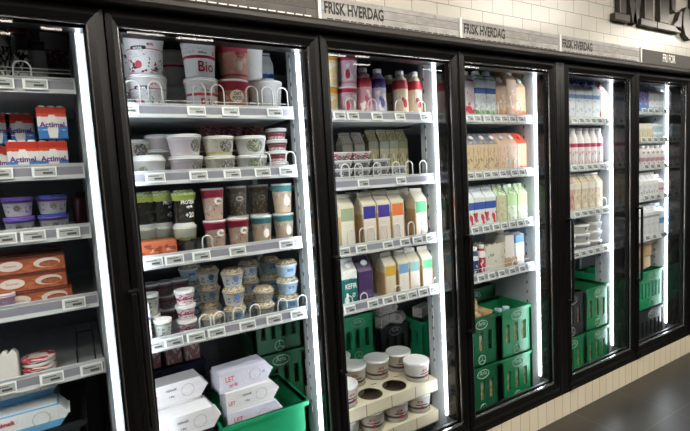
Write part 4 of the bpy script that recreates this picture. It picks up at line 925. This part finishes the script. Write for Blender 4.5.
for i, (x, z, rz) in enumerate(((1.71, .5513, .5), (1.80, .5513, -.9), (1.74, .624, .15))):
    spawn('ly6', 'milk_carton', milkbox(.17, .072, .072, pm('white grey lying carton', 'cfcac2', [(.0, .12, '7b6f64')], [(.2, .9, 'a99c8c', 4, .56)]), MATS['white grey lying carton'], [], ring=False), (x, .80, z), rz, '', 'milk carton', 2, 9, '', free='white and grey carton %s on the back right black crate, third door' % ['lying left', 'lying right', 'lying on top'][i])
# ---------- fourth door
M_RWT = pm('red white drink carton', 'd8c9cc', [(.0, .34, 'b8324a', .3, 5)], [(.35, .75, 'c24a5c', 4, .6), (.1, .5, 'e3d3d6', 5, .6)])
M_BWT = pm('blue white drink carton', 'dfe4e8', [(.66, .80, '274a94')], [(.02, .25, '6ea05a', 4, .52), (.25, .62, '9fb0c2', 9, .6)])
M_PCH = pm('peach carton', 'd8ae88', [(.0, .30, 'c98a60', .25, 5)], [(.3, .75, 'e6cfae', 4, .56), (.35, .7, 'b87a5c', 10, .64)])
M_PCR = pm('peach carton roof', 'd9b48f', [], [(0, 1, 'c79a70', 5, .55)]); M_PC2 = pm('peach orange carton', 'dcae84', [(.0, .3, 'd0703a', .25, 5)], [(.3, .75, 'e6cfae', 4, .56)])
LG = mat('pale lilac cap', 'dcd6e2', .35)
stock('rwt', 'red and white capped drink carton', 'drink carton', 'drink_carton', tetratop(.072, .072, .275, M_RWT, WHITE), 3, 0, 470, 92, .25, .036, box=True)
for cx in (481, 491.8): stock('bwt', 'blue and white capped drink carton', 'drink carton', 'drink_carton', tetratop(.084, .08, .285, M_BWT, WHITE), 3, 0, cx, 92, .25, .04, box=True)
for cx, hh, k in ((502.8, .275, 'pc'), (513.5, .318, 'pct'), (524, .275, 'pco')):
    stock(k, {'pc': 'peach carton with slanted cap', 'pct': 'tall peach carton with slanted cap', 'pco': 'peach carton with orange base'}[k], 'drink carton', 'drink_carton', slopecarton(.086, .08, hh, M_PC2 if k == 'pco' else M_PCH, M_PCR, WHITE, .018), 3, 0, cx, 95, .25, .04, box=True)
for i, cx in enumerate((476, 486, 497)): spawn('bwt', 'drink_carton', tetratop(.084, .08, .285, M_BWT, WHITE), (atx(cx-3, 92, .22), .39, SH[3][0]-.0296), 0, 'blue and white capped drink carton', 'drink carton', 3, 0, 'back')
M_OATC = pm('beige oat carton', 'cfb894', [(.0, .16, '6b6478', .2, 6)], [(.2, .9, 'b59a78', 5, .55), (.12, .6, '8a7c78', 4, .6, (1, 1, 2))]); M_OATR = pm('grey blue carton roof', '6f7688', [], [(0, 1, 'b3a48c', 4, .56)])
M_OATD = pm('pale beige carton', 'd6b9a0', [(.0, .16, 'c46a6e', .2, 6)], [(.2, .9, 'c7a488', 5, .55)]); M_OATRD = pm('peach roof', 'd9b79a'); M_ORR = mat('orange red carton roof', 'd85a3c', .45)
M_OATO = pm('beige orange carton', 'dbb190', [(.0, .22, 'c95a4e', .2, 6)], [(.25, .9, 'cf9f78', 5, .55)])
S1C = [(466, 'oa'), (476.2, 'oa'), (486.4, 'oa'), (496.6, 'oa'), (506.6, 'od'), (516.4, 'od'), (526.2, 'oo')]
OB = {'oa': ('beige carton with grey-blue roof', slopecarton(.084, .085, .252, M_OATC, M_OATR, LG)), 'od': ('pale beige carton with peach roof', slopecarton(.084, .085, .252, M_OATD, M_OATRD, LG)), 'oo': ('beige carton with orange-red roof', slopecarton(.084, .085, .252, M_OATO, M_ORR, M_ORR))}
for cx, k in S1C: stock(k, OB[k][0], 'oat drink carton', 'drink_carton', OB[k][1], 3, 1, cx, 150, .25, .0425, box=True)
for cx, k in S1C[1:6]: spawn(k, 'drink_carton', OB[k][1], (atx(cx, 150, .25), .392, SH[3][1]-.0296), 0, OB[k][0], 'oat drink carton', 3, 1, 'back')
M_STR = pm('strawberry carton', 'd9dfdc', [(.62, .86, '3c56a4', .06, 8)], [(.08, .52, 'c43038', 3.2, .52), (.0, .3, '6f9a8c', 4, .6)]); M_STW = mat('white blue roof', 'e1e6ec', .4)
M_HRB = pm('beige herb carton', 'c9c7a0', [], [(.1, .8, 'b0a986', 5, .55), (.0, .5, 'd9b08a', 4, .62)]); M_GRN = pm('pale green carton', 'd4dcc0', [(.62, 1, 'b2d08e', .1)], [(.0, .6, 'a9c48c', 3.5, .56), (.1, .5, 'eef0e4', 5, .6)]); M_GRR = pm('light green roof', '9cc272', [], [(0, 1, 'dfe8d4', 4, .5)])
S2C = [(468.5, 'st'), (480, 'st'), (491, 'st'), (501.8, 'hb'), (512.4, 'gn2'), (522.8, 'gn2')]
OC = {'st': ('white strawberry carton with blue band', carton(.086, .085, .244, M_STR, M_STW)), 'hb': ('beige green carton', carton(.086, .085, .244, M_HRB, M_GRR)), 'gn2': ('white and light green carton', carton(.086, .085, .244, M_GRN, M_GRR))}
for cx, k in S2C: stock(k, OC[k][0], 'yogurt carton', 'yogurt_carton', OC[k][1], 3, 2, cx, 202, .25, .0425, box=True)
for cx, k in S2C[1:]: spawn(k, 'yogurt_carton', OC[k][1], (atx(cx, 202, .25), .392, SH[3][2]-.0296), 0, OC[k][0], 'yogurt carton', 3, 2, 'back')
M_NVB = pm('navy bottle', '2e3c5e', [(.62, .8, 'c9cdd4')], [(.1, .6, 'd0d3da', 6, .6)]); M_RDB = pm('red bottle', 'b02c3c', [(.66, .9, 'e0dcdc')], [(.1, .6, 'd9c9c9', 6, .6)])
stock('nvb', 'navy blue drink bottle', 'bottle', 'drink_bottle', bottle(.030, .175, M_NVB, WHITE, capr=.02), 3, 3, 473.5, 258, .235, .031)
stock('rdb', 'red drink bottle with white cap', 'bottle', 'drink_bottle', bottle(.030, .182, M_RDB, WHITE, capr=.02), 3, 3, 480.8, 258, .235, .031)
M_TRC = pm('cream printed card tray', 'cfcabb', [], [(.35, .6, '77705f', 7, .66), (.0, .3, 'c08a5c', 4, .64)])
def scalloped(r):
    w, h = .17, .185; n = 4; b = MB(); P = [(w/2, 0)]
    for k in range(n+1):
        x = w/2-k*w/n
        P.append((x, h)); 
        if k < n: P += [(x-w/n*.35, h-.014), (x-w/n*.5, h-.004), (x-w/n*.75, h-.016)]
    P.append((-w/2, 0)); b.prism(P[::-1], -.06, -.056, M_TRC); b.prism(P[::-1], .056, .06, M_TRC)
    b.box(-w/2, -w/2+.004, -.056, .056, 0, h*.9, M_TRC); b.box(w/2-.004, w/2, -.056, .056, 0, h*.9, M_TRC); b.box(-w/2, w/2, -.056, .056, 0, .004, M_TRC)
    b.build('card_tray', r); text('lettering', 'mini', DKT, r, .028, (-.035, -.0612, .105), .8, bold=.0006)
stock('sct', 'cream scalloped card tray with print', 'display tray', 'card_display_tray', scalloped, 3, 3, 496, 255, .235, .061, box=True)
M_TNC = pm('white tan carton', 'dcd5c6', [(.0, .35, 'b79c7c', .3, 5)], [(.1, .7, '8a7a66', 5, .64)]); M_BLC = pm('white carton blue top', 'e4e2de', [(.76, 1, '4a8fd0')], [(.05, .35, 'd0884c', 3.4, .55)])
for k in range(3): stock('pnt', 'small dark drink carton in card tray', 'drink carton', 'drink_carton', tetratop(.045, .05, .165, pm('dark pint', '4a423c', [(.6, 1, 'a59c90')]), mat('dark cap', '2f2b2b')), 3, 3, 0, 0, .27, .025, x=2.14+.052*k, dz=.005, box=True)
stock('tnc', 'white and tan drink carton', 'drink carton', 'drink_carton', carton(.080, .085, .232, M_TNC, roof=.012, fin=.003), 3, 3, 510, 250, .245, .0425, box=True)
stock('blc', 'white drink carton with blue top', 'drink carton', 'drink_carton', carton(.080, .085, .225, M_BLC, roof=.012, fin=.003), 3, 3, 520, 248, .245, .0425, box=True)
stock('tnc', 'white and tan drink carton', 'drink carton', 'drink_carton', carton(.080, .085, .232, M_TNC, roof=.012, fin=.003), 3, 3, 500, 250, .40, .0425, tier='back', box=True)
std('cr4', GREEN, 3, 2.318, .292, .205, 2, ['green crate, lower right of four, behind the fourth door', 'green crate, upper right of four, behind the fourth door'])
std('cr4l', GREEND, 3, 2.018, .292, .215, 2, ['deep green crate, lower left of four, behind the fourth door', 'deep green crate, upper left of four, behind the fourth door'])
std('cr4b', GREENB, 3, 2.10, .40, .62, 2, ['deep green crate, lower of two, back left behind the fourth door', 'deep green crate, upper of two, back left behind the fourth door'], d=.26, h=.25)
std('cr4c', GREEND, 3, 2.25, .40, .485, 2, ['broad deep green crate, lower of two, back right behind the fourth door', 'broad deep green crate, upper of two, back right behind fourth door'], d=.13, h=.345)
M_CRT = pm('tan milk carton', 'd8bf96', [(.86, 1, 'd9d2c2')], [(.1, .8, 'b09064', 6, .56), (.3, .6, '8a6a48', 9, .64)])
tanc = carton(.072, .072, .235, M_CRT, mat('tan roof', 'cdb48c', .5))
def incrate(x0, z, y, n, dx, where, b, key='tnk', bl=None):
    for i in range(n):
        spawn(key, 'milk_carton', bl or tanc, (x0+i*dx, y, z+.0125), 0, '', 'milk carton', b, 9, '', free='%s tan milk carton seen through the slots of the %s' % (['left', 'middle', 'right'][i] if n == 3 else ['left', 'right'][i], where))
incrate(2.225, DECK, .2585, 3, .092, 'lower right green crate, fourth door', 3); incrate(2.225, DECK+ST+.0006, .2585, 3, .092, 'upper right green crate, fourth door', 3)
incrate(1.925, DECK, .2685, 3, .092, 'lower left green crate, fourth door', 3); incrate(1.925, DECK+ST+.0006, .2685, 2, .13, 'upper left green crate, fourth door', 3)
M_LY = pm('tan lying carton', 'b89c72', [(.0, .1, 'cfc6b4')], [(.2, .9, 'c8b088', 5, .55), (.2, .8, '7d6244', 9, .62)])
lying = milkbox(.235, .072, .072, M_LY, M_LY, [], ring=False)
for i, (x, y, z, rz) in enumerate(((2.03, .35, .624, 1.3), (2.115, .355, .624, 1.5), (1.94, .355, .624, 1.4), (2.07, .36, .697, .9), (1.99, .34, .770, 1.1))):
    spawn('ly', 'milk_carton', lying, (x, y, z), rz, '', 'milk carton', 3, 9, '', free=['tan milk carton lying second from right in the upper left green crate', 'tan milk carton lying rightmost in the upper left green crate', 'tan milk carton lying leftmost in the upper left green crate',
        'tan milk carton lying on top of the pile, farther back, fourth door', 'tan milk carton lying on top of the pile, nearer, fourth door'][i])
for i, (x, z, rz) in enumerate(((2.02, .5711, .3), (2.18, .5711, -.4))):
    spawn('ly6', 'milk_carton', milkbox(.19, .075, .072, pm('white grey lying carton', 'cfcac2', [(.0, .12, '7b6f64')], [(.2, .9, 'a99c8c', 4, .56)]), MATS['white grey lying carton'], [], ring=False), (x, .74, z), rz, '', 'milk carton', 3, 9, '', free='white and grey carton lying %s on the far back green crate, fourth door' % ['left', 'right'][i])
for i, (x, y) in enumerate(((2.235, .34), (2.31, .34), (2.385, .34))):
    spawn('wb', 'milk_bottle', bottle(.034, .26, pm('white milk bottle', 'dfe3e4', [(.2, .5, 'b9c6d4')]), mat('pale blue cap', 'b9d2dc', .35), capr=.022), (x, y, DECK+ST+.0006+.0125), 0, '', 'milk bottle', 3, 9, '', free='white milk bottle standing in the upper right green crate, %s' % ['left', 'middle', 'right'][i])
# ---------- fifth door
M_W5 = pm('white blue bottle carton', 'e0e5ea', [(.70, .82, '7a9ad0', .1, 8)], [(.1, .65, '94acd2', 4.5, .58), (.1, .5, 'd8dde2', 6, .5)]); M_W5o = pm('white orange bottle carton', 'e6ded8', [(.02, .3, 'd9824c', .2, 5)], [(.3, .7, '94acd2', 4.5, .6)])
BCAP = mat('blue cap', '2746a8', .35); RCAP = mat('dark rose cap', '8c4a4c', .35)
for i, cx in enumerate((573, 581, 589, 597)): stock('w5', 'white and blue milk carton', 'milk carton', 'milk_carton', tetratop(.092, .085, .27, M_W5, BCAP if i < 9 else RCAP), 4, 0, cx, 98, .205, .043, box=True)
stock('w5o', 'white milk carton with orange base', 'milk carton', 'milk_carton', tetratop(.088, .085, .262, M_W5o, RCAP), 4, 0, 604.5, 100, .205, .043, box=True)
for cx in (572, 580, 588, 596): spawn('w5', 'milk_carton', tetratop(.092, .085, .27, M_W5, BCAP), (atx(cx, 98, .175), .33, SH[4][0]-.0296), 0, 'white and blue milk carton', 'milk carton', 4, 0, 'back')
M_W6 = pm('white red banded bottle', 'e2dcdc', [(.56, .66, 'b8445c')], [(.05, .45, 'c98a94', 6, .6), (.66, .8, 'eceaea', 3, .5)])
wr = bottle(.037, .272, M_W6, WHITE, capr=.022, sh=.72)
for cx in (573.5, 581.2, 588.6, 595.6, 602.6, 609.2): stock('wr', 'white milk bottle with red band', 'milk bottle', 'milk_bottle', wr, 4, 1, cx, 146, .215, .045)
for cx in (577, 585, 592.5, 599.5, 606): spawn('wr', 'milk_bottle', wr, (atx(cx-3, 146, .21), .33, SH[4][1]-.0296), 0, 'white milk bottle with red band', 'milk bottle', 4, 1, 'back')
M_T5 = pm('tan striped carton', 'cfc0a4', [(.82, 1, 'e0dccf')], [(.05, .8, 'b39f80', 4.5, .56), (.1, .7, 'e5ddca', 5, .6)]); M_P5 = pm('pinkish carton', 'cfa9a0', [(.82, 1, 'e0dccf')], [(.05, .8, 'b07a74', 4.5, .56)])
stock('p5', 'pinkish milk carton', 'milk carton', 'milk_carton', carton(.078, .078, .27, M_P5), 4, 2, 571.5, 190, .205, .039, box=True)
for cx in (578, 585.5, 592.5, 599.5): stock('t5', 'tan and white milk carton', 'milk carton', 'milk_carton', carton(.078, .078, .27, M_T5), 4, 2, cx, 190, .205, .039, box=True)
for cx in (578, 585.5, 592.5): spawn('t5', 'milk_carton', carton(.078, .078, .27, M_T5), (atx(cx, 190, .175), .30, SH[4][2]-.0296), 0, 'tan and white milk carton', 'milk carton', 4, 2, 'back')
tw5 = tub('', .066, .078, .062, M_TUBW, WHITE, False, [(mat('blue grey print', '6c7c94'), .018, .042, -.25, .25)])
M_CHB = pm('white cheese box', 'e1e3e6', [(.7, 1, 'f0f0f0')], [(.15, .7, '8496b4', 5, .62)])
pile(3, .0635, 'tw5', 'white cheese tub with lid', 'cheese tub', 'cheese_tub', tw5, 4, 3, 579.5, 240, .21, .080)
pile(4, .0635, 'tw5', 'white cheese tub with lid', 'cheese tub', 'cheese_tub', tw5, 4, 3, 592, 235, .215, .080)
pile(2, .0635, 'tw5', 'white cheese tub with lid', 'cheese tub', 'cheese_tub', tw5, 4, 3, 603.5, 240, .205, .080)
pile(4, .0635, 'tw5', 'white cheese tub with lid', 'cheese tub', 'cheese_tub', tw5, 4, 3, 584, 235, .40, .080, tiers=['lowest back', 'second-lowest back', 'second-highest back', 'uppermost back'])
stock('bl5', 'blue drink carton', 'drink carton', 'drink_carton', carton(.075, .07, .22, mat('blue carton', '355f96', .4)), 4, 3, 600, 228, .34, .035, tier='back', box=True)
std('cr5', GREEN, 4, 3.128, .288, .165, 2, ['green crate, lower right of four, behind the fifth door', 'green crate, upper right of four, behind the fifth door'], d=.26)
std('cr5l', GREEN, 4, 2.834, .288, .165, 1, ['green crate, lower left of four, behind the fifth door'], d=.26)
std('cr5k', BLKC, 4, 2.834, .288, .165, 1, ['black crate, upper left of four, behind the fifth door'], d=.26, logo=LOGOK, z0=DECK+ST+.0006)
incrate(3.036, DECK, .218, 3, .092, 'lower right green crate, fifth door', 4); incrate(3.036, DECK+ST+.0006, .218, 3, .092, 'upper right green crate, fifth door', 4)
incrate(2.742, DECK, .218, 3, .092, 'lower left green crate, fifth door', 4); incrate(2.742, DECK+ST+.0006, .218, 3, .092, 'black crate, fifth door', 4)
std('cr5b', GREENB, 4, 3.03, .44, .435, 2, ['bright green crate, lower of two, at the back behind the fifth door', 'bright green crate, upper of two, at the back behind the fifth door'], d=.24, h=.335)
BRN = pm('brown lying carton', 'a98e78', [(.0, .12, '5a4438')], [(.2, .9, 'c0a68e', 3, .55)]); BLN = pm('blue lying carton', '35406e', [(.0, .6, 'b9a48c')], [])
for i, (x, y, z, rz, lean, mm) in enumerate(((3.06, .53, .7425, .5, 0, BRN), (3.15, .56, .7425, -.6, 0, BRN), (3.10, .54, .816, .3, 0, BLN))):
    spawn('ly5%d' % (mm is BLN), 'milk_carton', milkbox(.20, .08, .072, mm, mm, [], ring=False), (x, y, z), rz, '', 'milk carton', 4, 9, '', free=['brown milk carton lying left on the back green crate, fifth door', 'brown milk carton lying right on the back green crate, fifth door', 'blue and tan milk carton lying on top of the brown ones, fifth door'][i])
M_CLT = pm('white red pouch', 'cfc6c4', [], [(0, 1, 'a8525a', 4, .62), (0, 1, '8c8784', 6, .62)])
for i, (x, y, rz) in enumerate(((2.79, .30, .3), (2.87, .34, -.4), (3.08, .38, .2))):
    spawn('pch', 'milk_carton', milkbox(.17, .07, .07, M_CLT, M_CLT, [], ring=False), (x, y, DECK+ST+.0006+.25 if i < 2 else DECK+ST+.0006+.25), rz, '', 'milk carton', 4, 9, '', free=['white and red carton lying left on top of the black crate contents', 'white and red carton lying right on top of the black crate contents', 'white and red carton lying inside the upper right green crate, fifth door'][i])
# ---------- sixth door
M_L6 = pm('lilac blue carton', '6f6aae', [(.0, .4, '5a86c4', .3, 5)], [(.3, .9, 'b9a8cc', 5, .56)]); M_S6 = pm('silver white carton', 'dde0e4', [(.0, .2, 'a9b4c4', .2)], [(.1, .8, '96a0b0', 4.5, .6)])
for cx in (641, 646): stock('l6', 'lilac and blue milk carton', 'milk carton', 'milk_carton', carton(.075, .08, .215, M_L6), 5, 0, cx, 95, .19, .04, box=True)
for cx in (652, 657, 662): stock('s6', 'silver white milk carton', 'milk carton', 'milk_carton', carton(.075, .08, .215, M_S6), 5, 0, cx, 95, .19, .04, box=True)
for cx in (641, 645.5, 650.5): stock('y6', 'cream flat food pack', 'food pack', 'food_pack', flatpack(.07, .09, .125, pm('cream pack', 'd6ceb8', [(.7, 1, 'e6e2d6')], [(.1, .6, 'b8a888', 4, .56)])), 5, 1, cx, 130, .19, .045, box=True)
for cx in (655.5, 660.5): 
    for k in range(2): stock('b6', 'pale blue food pack', 'food pack', 'food_pack', flatpack(.07, .09, .062, pm('pale blue pack', 'b9cfdc', [(.7, 1, 'e6eef2')], [(.1, .6, '86aac0', 4, .56)])), 5, 1, cx, 130, .19, .045, box=True, tier=['lower', 'upper'][k], dz=k*.0625)
M_R6 = pm('white rose bottle', 'e1dcdc', [(.3, .5, 'b98a94', .2)], [(.1, .8, '8f8a90', 5, .6)])
for cx in (642.5, 647.5, 652.5, 657.5, 662): stock('r6', 'short white milk bottle', 'milk bottle', 'milk_bottle', bottle(.034, .165, M_R6, WHITE, capr=.018), 5, 2, cx, 158, .19, .036)
M_E6 = pm('white grey bottle carton', 'dfe0e2', [(.8, 1, 'f0f0f0')], [(.1, .7, '96939c', 4.5, .6)]); M_E6p = pm('white pink carton', 'e0d6da', [(.45, .6, 'c46a80')], [(.1, .7, 'a8939c', 4.5, .6)])
for cx in (641.5, 646.5, 651.5, 656.5): stock('e6', 'white and grey milk carton', 'milk carton', 'milk_carton', carton(.074, .08, .195, M_E6), 5, 3, cx, 184, .19, .04, box=True)
stock('e6p', 'white milk carton with pink band', 'milk carton', 'milk_carton', carton(.070, .08, .175, M_E6p), 5, 3, 661.5, 184, .19, .04, box=True)
M_F6 = pm('white tall carton', 'dcdde0', [(.8, .88, '8f96a6')], [(.1, .7, 'a5a4ac', 4.5, .6)]); M_F6b = pm('white sky blue carton', 'e0e4ea', [(.5, .72, '5a9ad6', .1)], [(.1, .4, 'a5b4c8', 4.5, .6)])
for cx in (642, 647, 652, 657): stock('f6', 'plain white milk carton', 'milk carton', 'milk_carton', carton(.074, .08, .26, M_F6), 5, 4, cx, 222, .19, .04, box=True)
stock('f6b', 'white milk carton with sky-blue block', 'milk carton', 'milk_carton', carton(.074, .08, .255, M_F6b), 5, 4, 662, 222, .19, .04, box=True)
std('cr6', GREENB, 5, 3.86, .37, .165, 1, ['openwork bright green crate on the black crate behind the sixth door'], d=.40, z0=DECK+ST+.0006, slots=6)
std('cr6k', BLKC, 5, 3.86, .37, .165, 1, ['black crate with grey print at the bottom behind the sixth door'], d=.40, logo=LOGOK, slots=5)
std('cr6b', GREENB, 5, 3.56, .20, .165, 2, ['narrow green crate, lower, left of the black crate, sixth door', 'narrow green crate, upper, left of the black crate, sixth door'], d=.40)
BRD = mat('brown cardboard', 'b9a07c', .7, 0, .3, .06, 40)
def cbox(r):
    MB().box(-.10, .10, -.07, .07, 0, .10, BRD).build('box_body', r)
    MB().hull([(-.10, -.070, .10), (.10, -.070, .10), (.10, -.067, .10), (-.10, -.067, .10), (-.10, -.125, .128), (.10, -.125, .128), (.10, -.122, .130), (-.10, -.122, .130)], BRD).build('flap', r)
for i, (x, z, rz) in enumerate(((3.80, DECK+2*(ST+.0006), .15), (3.77, DECK+2*(ST+.0006)+.101, -.2))): spawn('cbx', 'cardboard_box', cbox, (x+.11, .30, z), rz, '', 'cardboard box', 5, 9, '', free=['brown cardboard box resting on the bright green crate, sixth door', 'brown cardboard box stacked on top of another, sixth door'][i])
for i in range(3): spawn('f6', 'milk_carton', carton(.074, .08, .26, M_F6), (3.75+.11*i, .30, DECK+ST+.0006+.0125), 0, '', 'milk carton', 5, 9, '', free='white milk carton standing %s inside the openwork green crate, sixth door' % ['left', 'middle', 'right'][i])
# ---------- price tags
def ptag(w, h):
    def f(r):
        MB().box(-w/2, w/2, -.004, 0, -h/2, h/2, TAGW).build('tag_frame', r, .001)
        MB().box(-w/2+.008, w/2-.004, -.0046, -.004, -h/2+.0055, h/2-.0055, TAGS).build('display', r)
        b = MB(); b.box(-w*.06, w*.34, -.005, -.0046, -h*.22, -h*.02, TAGK); b.box(-w*.34, w*.2, -.005, -.0046, h*.12, h*.2, TAGK); b.build('printed_price', r)
    return f
TAGP = {(0, 0): [35.5, 1], (0, 1): [44.5, 0], (0, 2): [4, 33.5, 68.5], (0, 3): [74], (0, 4): [4, 52, 91.5],
 (1, 0): [128, 196, 230, 274], (1, 1): [155, 198, 231.5, 262, 286], (1, 2): [152.5, 174, 201, 237, 286], (1, 3): [155, 173.5, 195.5, 216, 247, 273.5, 297],
 (2, 0): [338.5, 352, 376, 399, 424], (2, 1): [362.5, 400], (2, 2): [343.5, 360.5, 387, 404, 416.5, 429.5], (2, 3): [349, 372, 387, 400.5, 411, 422, 433],
 (3, 0): [469, 476, 486, 496, 503, 511, 519.5, 527.5], (3, 1): [469, 477.5, 486, 493.5, 501.5, 513, 520.5, 528.5], (3, 2): [474, 485, 495, 503, 511, 519, 526.5], (3, 3): [480, 490.5, 500.5, 511, 521, 530],
 (4, 0): [573, 580, 586, 592, 598, 606, 611], (4, 1): [573, 580, 588, 594, 600, 609], (4, 2): [576, 583, 589, 596, 603, 609], (4, 3): [575, 582, 589, 596, 604],
 (5, 0): [643, 649, 655, 664], (5, 1): [642, 648, 654, 660, 666], (5, 2): [645, 651, 657, 665], (5, 3): [645, 651, 657, 664], (5, 4): [646, 653, 661, 667]}
for (b, s_), pxs in TAGP.items():
    zc = SH[b][s_]-.027; cy = 215
    # sight line crosses the rail at this height: refine the row of the picture
    YS = YSB.get(b, .195)
    for px in pxs:
        cy = 215
        for _ in range(6):
            p = at(px, cy, YS); cy -= (zc-p.z)/max(.0015, (at(px, cy-1, YS).z-p.z))
        x = at(px, cy, YS).x
        w_ = .072 if b < 2 else .064 if b == 2 else .058 if b == 3 else .062
        if b == 0: w_ = .072
        x = min(x, (G[b+1]-(.050 if b < 2 else .0365) if b else .044)-w_/2-.002)
        spawn('tag%.3f' % w_, 'price_tag', ptag(w_, .038), (x, YS-.0065, zc), 0, 'white electronic price tag', 'price tag', b, s_, '', lean=0)
        REC[-1][0].rotation_euler = (-.19, 0, 0)
# neighbours in a row stand clear of each other
rows = {}
for rec in REC:
    r, look, cat, b, s_, tier, x, free = rec
    if free or b < 2 or s_ >= len(SH[b]) or cat == 'price tag' or (b, s_) == (3, 3): continue
    kk = [k for k in PROTO if PROTO[k].name.split('.')[0] == r.name.split('.')[0] and len(PROTO[k].children) == len(r.children) and PROTO[k].children and r.children and PROTO[k].children[0].data == r.children[0].data]
    if kk: rows.setdefault((b, s_, 'back' in tier, round(r.location.z, 2)), []).append((r, HW[kk[0]]))
for L in rows.values():
    L.sort(key=lambda q: -q[0].location.x)
    for (p, hp), (q, hq) in zip(L, L[1:]):
        lim = p.location.x-hp-hq-.0015
        if q.location.x > lim and abs(q.location.y-p.location.y) < .07: q.location.x = lim
# ---------- labels: the look, then the place among its look-alikes
ORD = {2: ['left', 'right'], 3: ['left', 'middle', 'right']}
def ordn(i, n):
    if n in ORD: return ORD[n][i]
    if i == 0: return 'leftmost'
    if i == n-1: return 'rightmost'
    W = ['', 'second', 'third', 'fourth', 'fifth', 'sixth', 'seventh']
    return W[i]+' from left' if i <= (n-1)/2 else W[n-1-i]+' from right'
byk = {}
for rec in REC:
    r, look, cat, b, s_, tier, x, free = rec
    if free: continue
    byk.setdefault((look, b, s_, tier), []).append(rec)
grp = {}
for rec in REC: grp.setdefault((rec[1] if not rec[7] else rec[2]+' low', rec[3], rec[4]), []).append(rec)
DN = ['first', 'second', 'third', 'fourth', 'fifth', 'sixth', 'seventh']
for k, L in byk.items():
    L.sort(key=lambda q: q[0].location.x)
    for i, (r, look, cat, b, s_, tier, x, free) in enumerate(L):
        o = ordn(i, len(L)) if len(L) > 1 else ''
        pos = ' '.join(q for q in (o, tier) if q)
        lab = look+(', '+pos if pos else '')+', '+shelf_phrase(b, s_)
        if len(lab.split()) > 16: lab = lab.replace(' from ', '-from-')
        tag(r, lab, cat)
for rec in REC:
    if rec[7]: tag(rec[0], rec[7], rec[2])
PL = lambda c: c[:-1]+'ies' if c.endswith('y') else c+'es' if c.endswith('x') else c+'s'
for k, L in grp.items():
    if len(L) > 1:
        b, s_ = L[0][3], L[0][4]; ph = shelf_phrase(b, s_)
        for q in L: q[0]['group'] = ('%s %s' % (PL(q[2]), ph)) if q[7] else ('%s: %s' % (PL(q[2]), q[1]) + ', ' + ph)
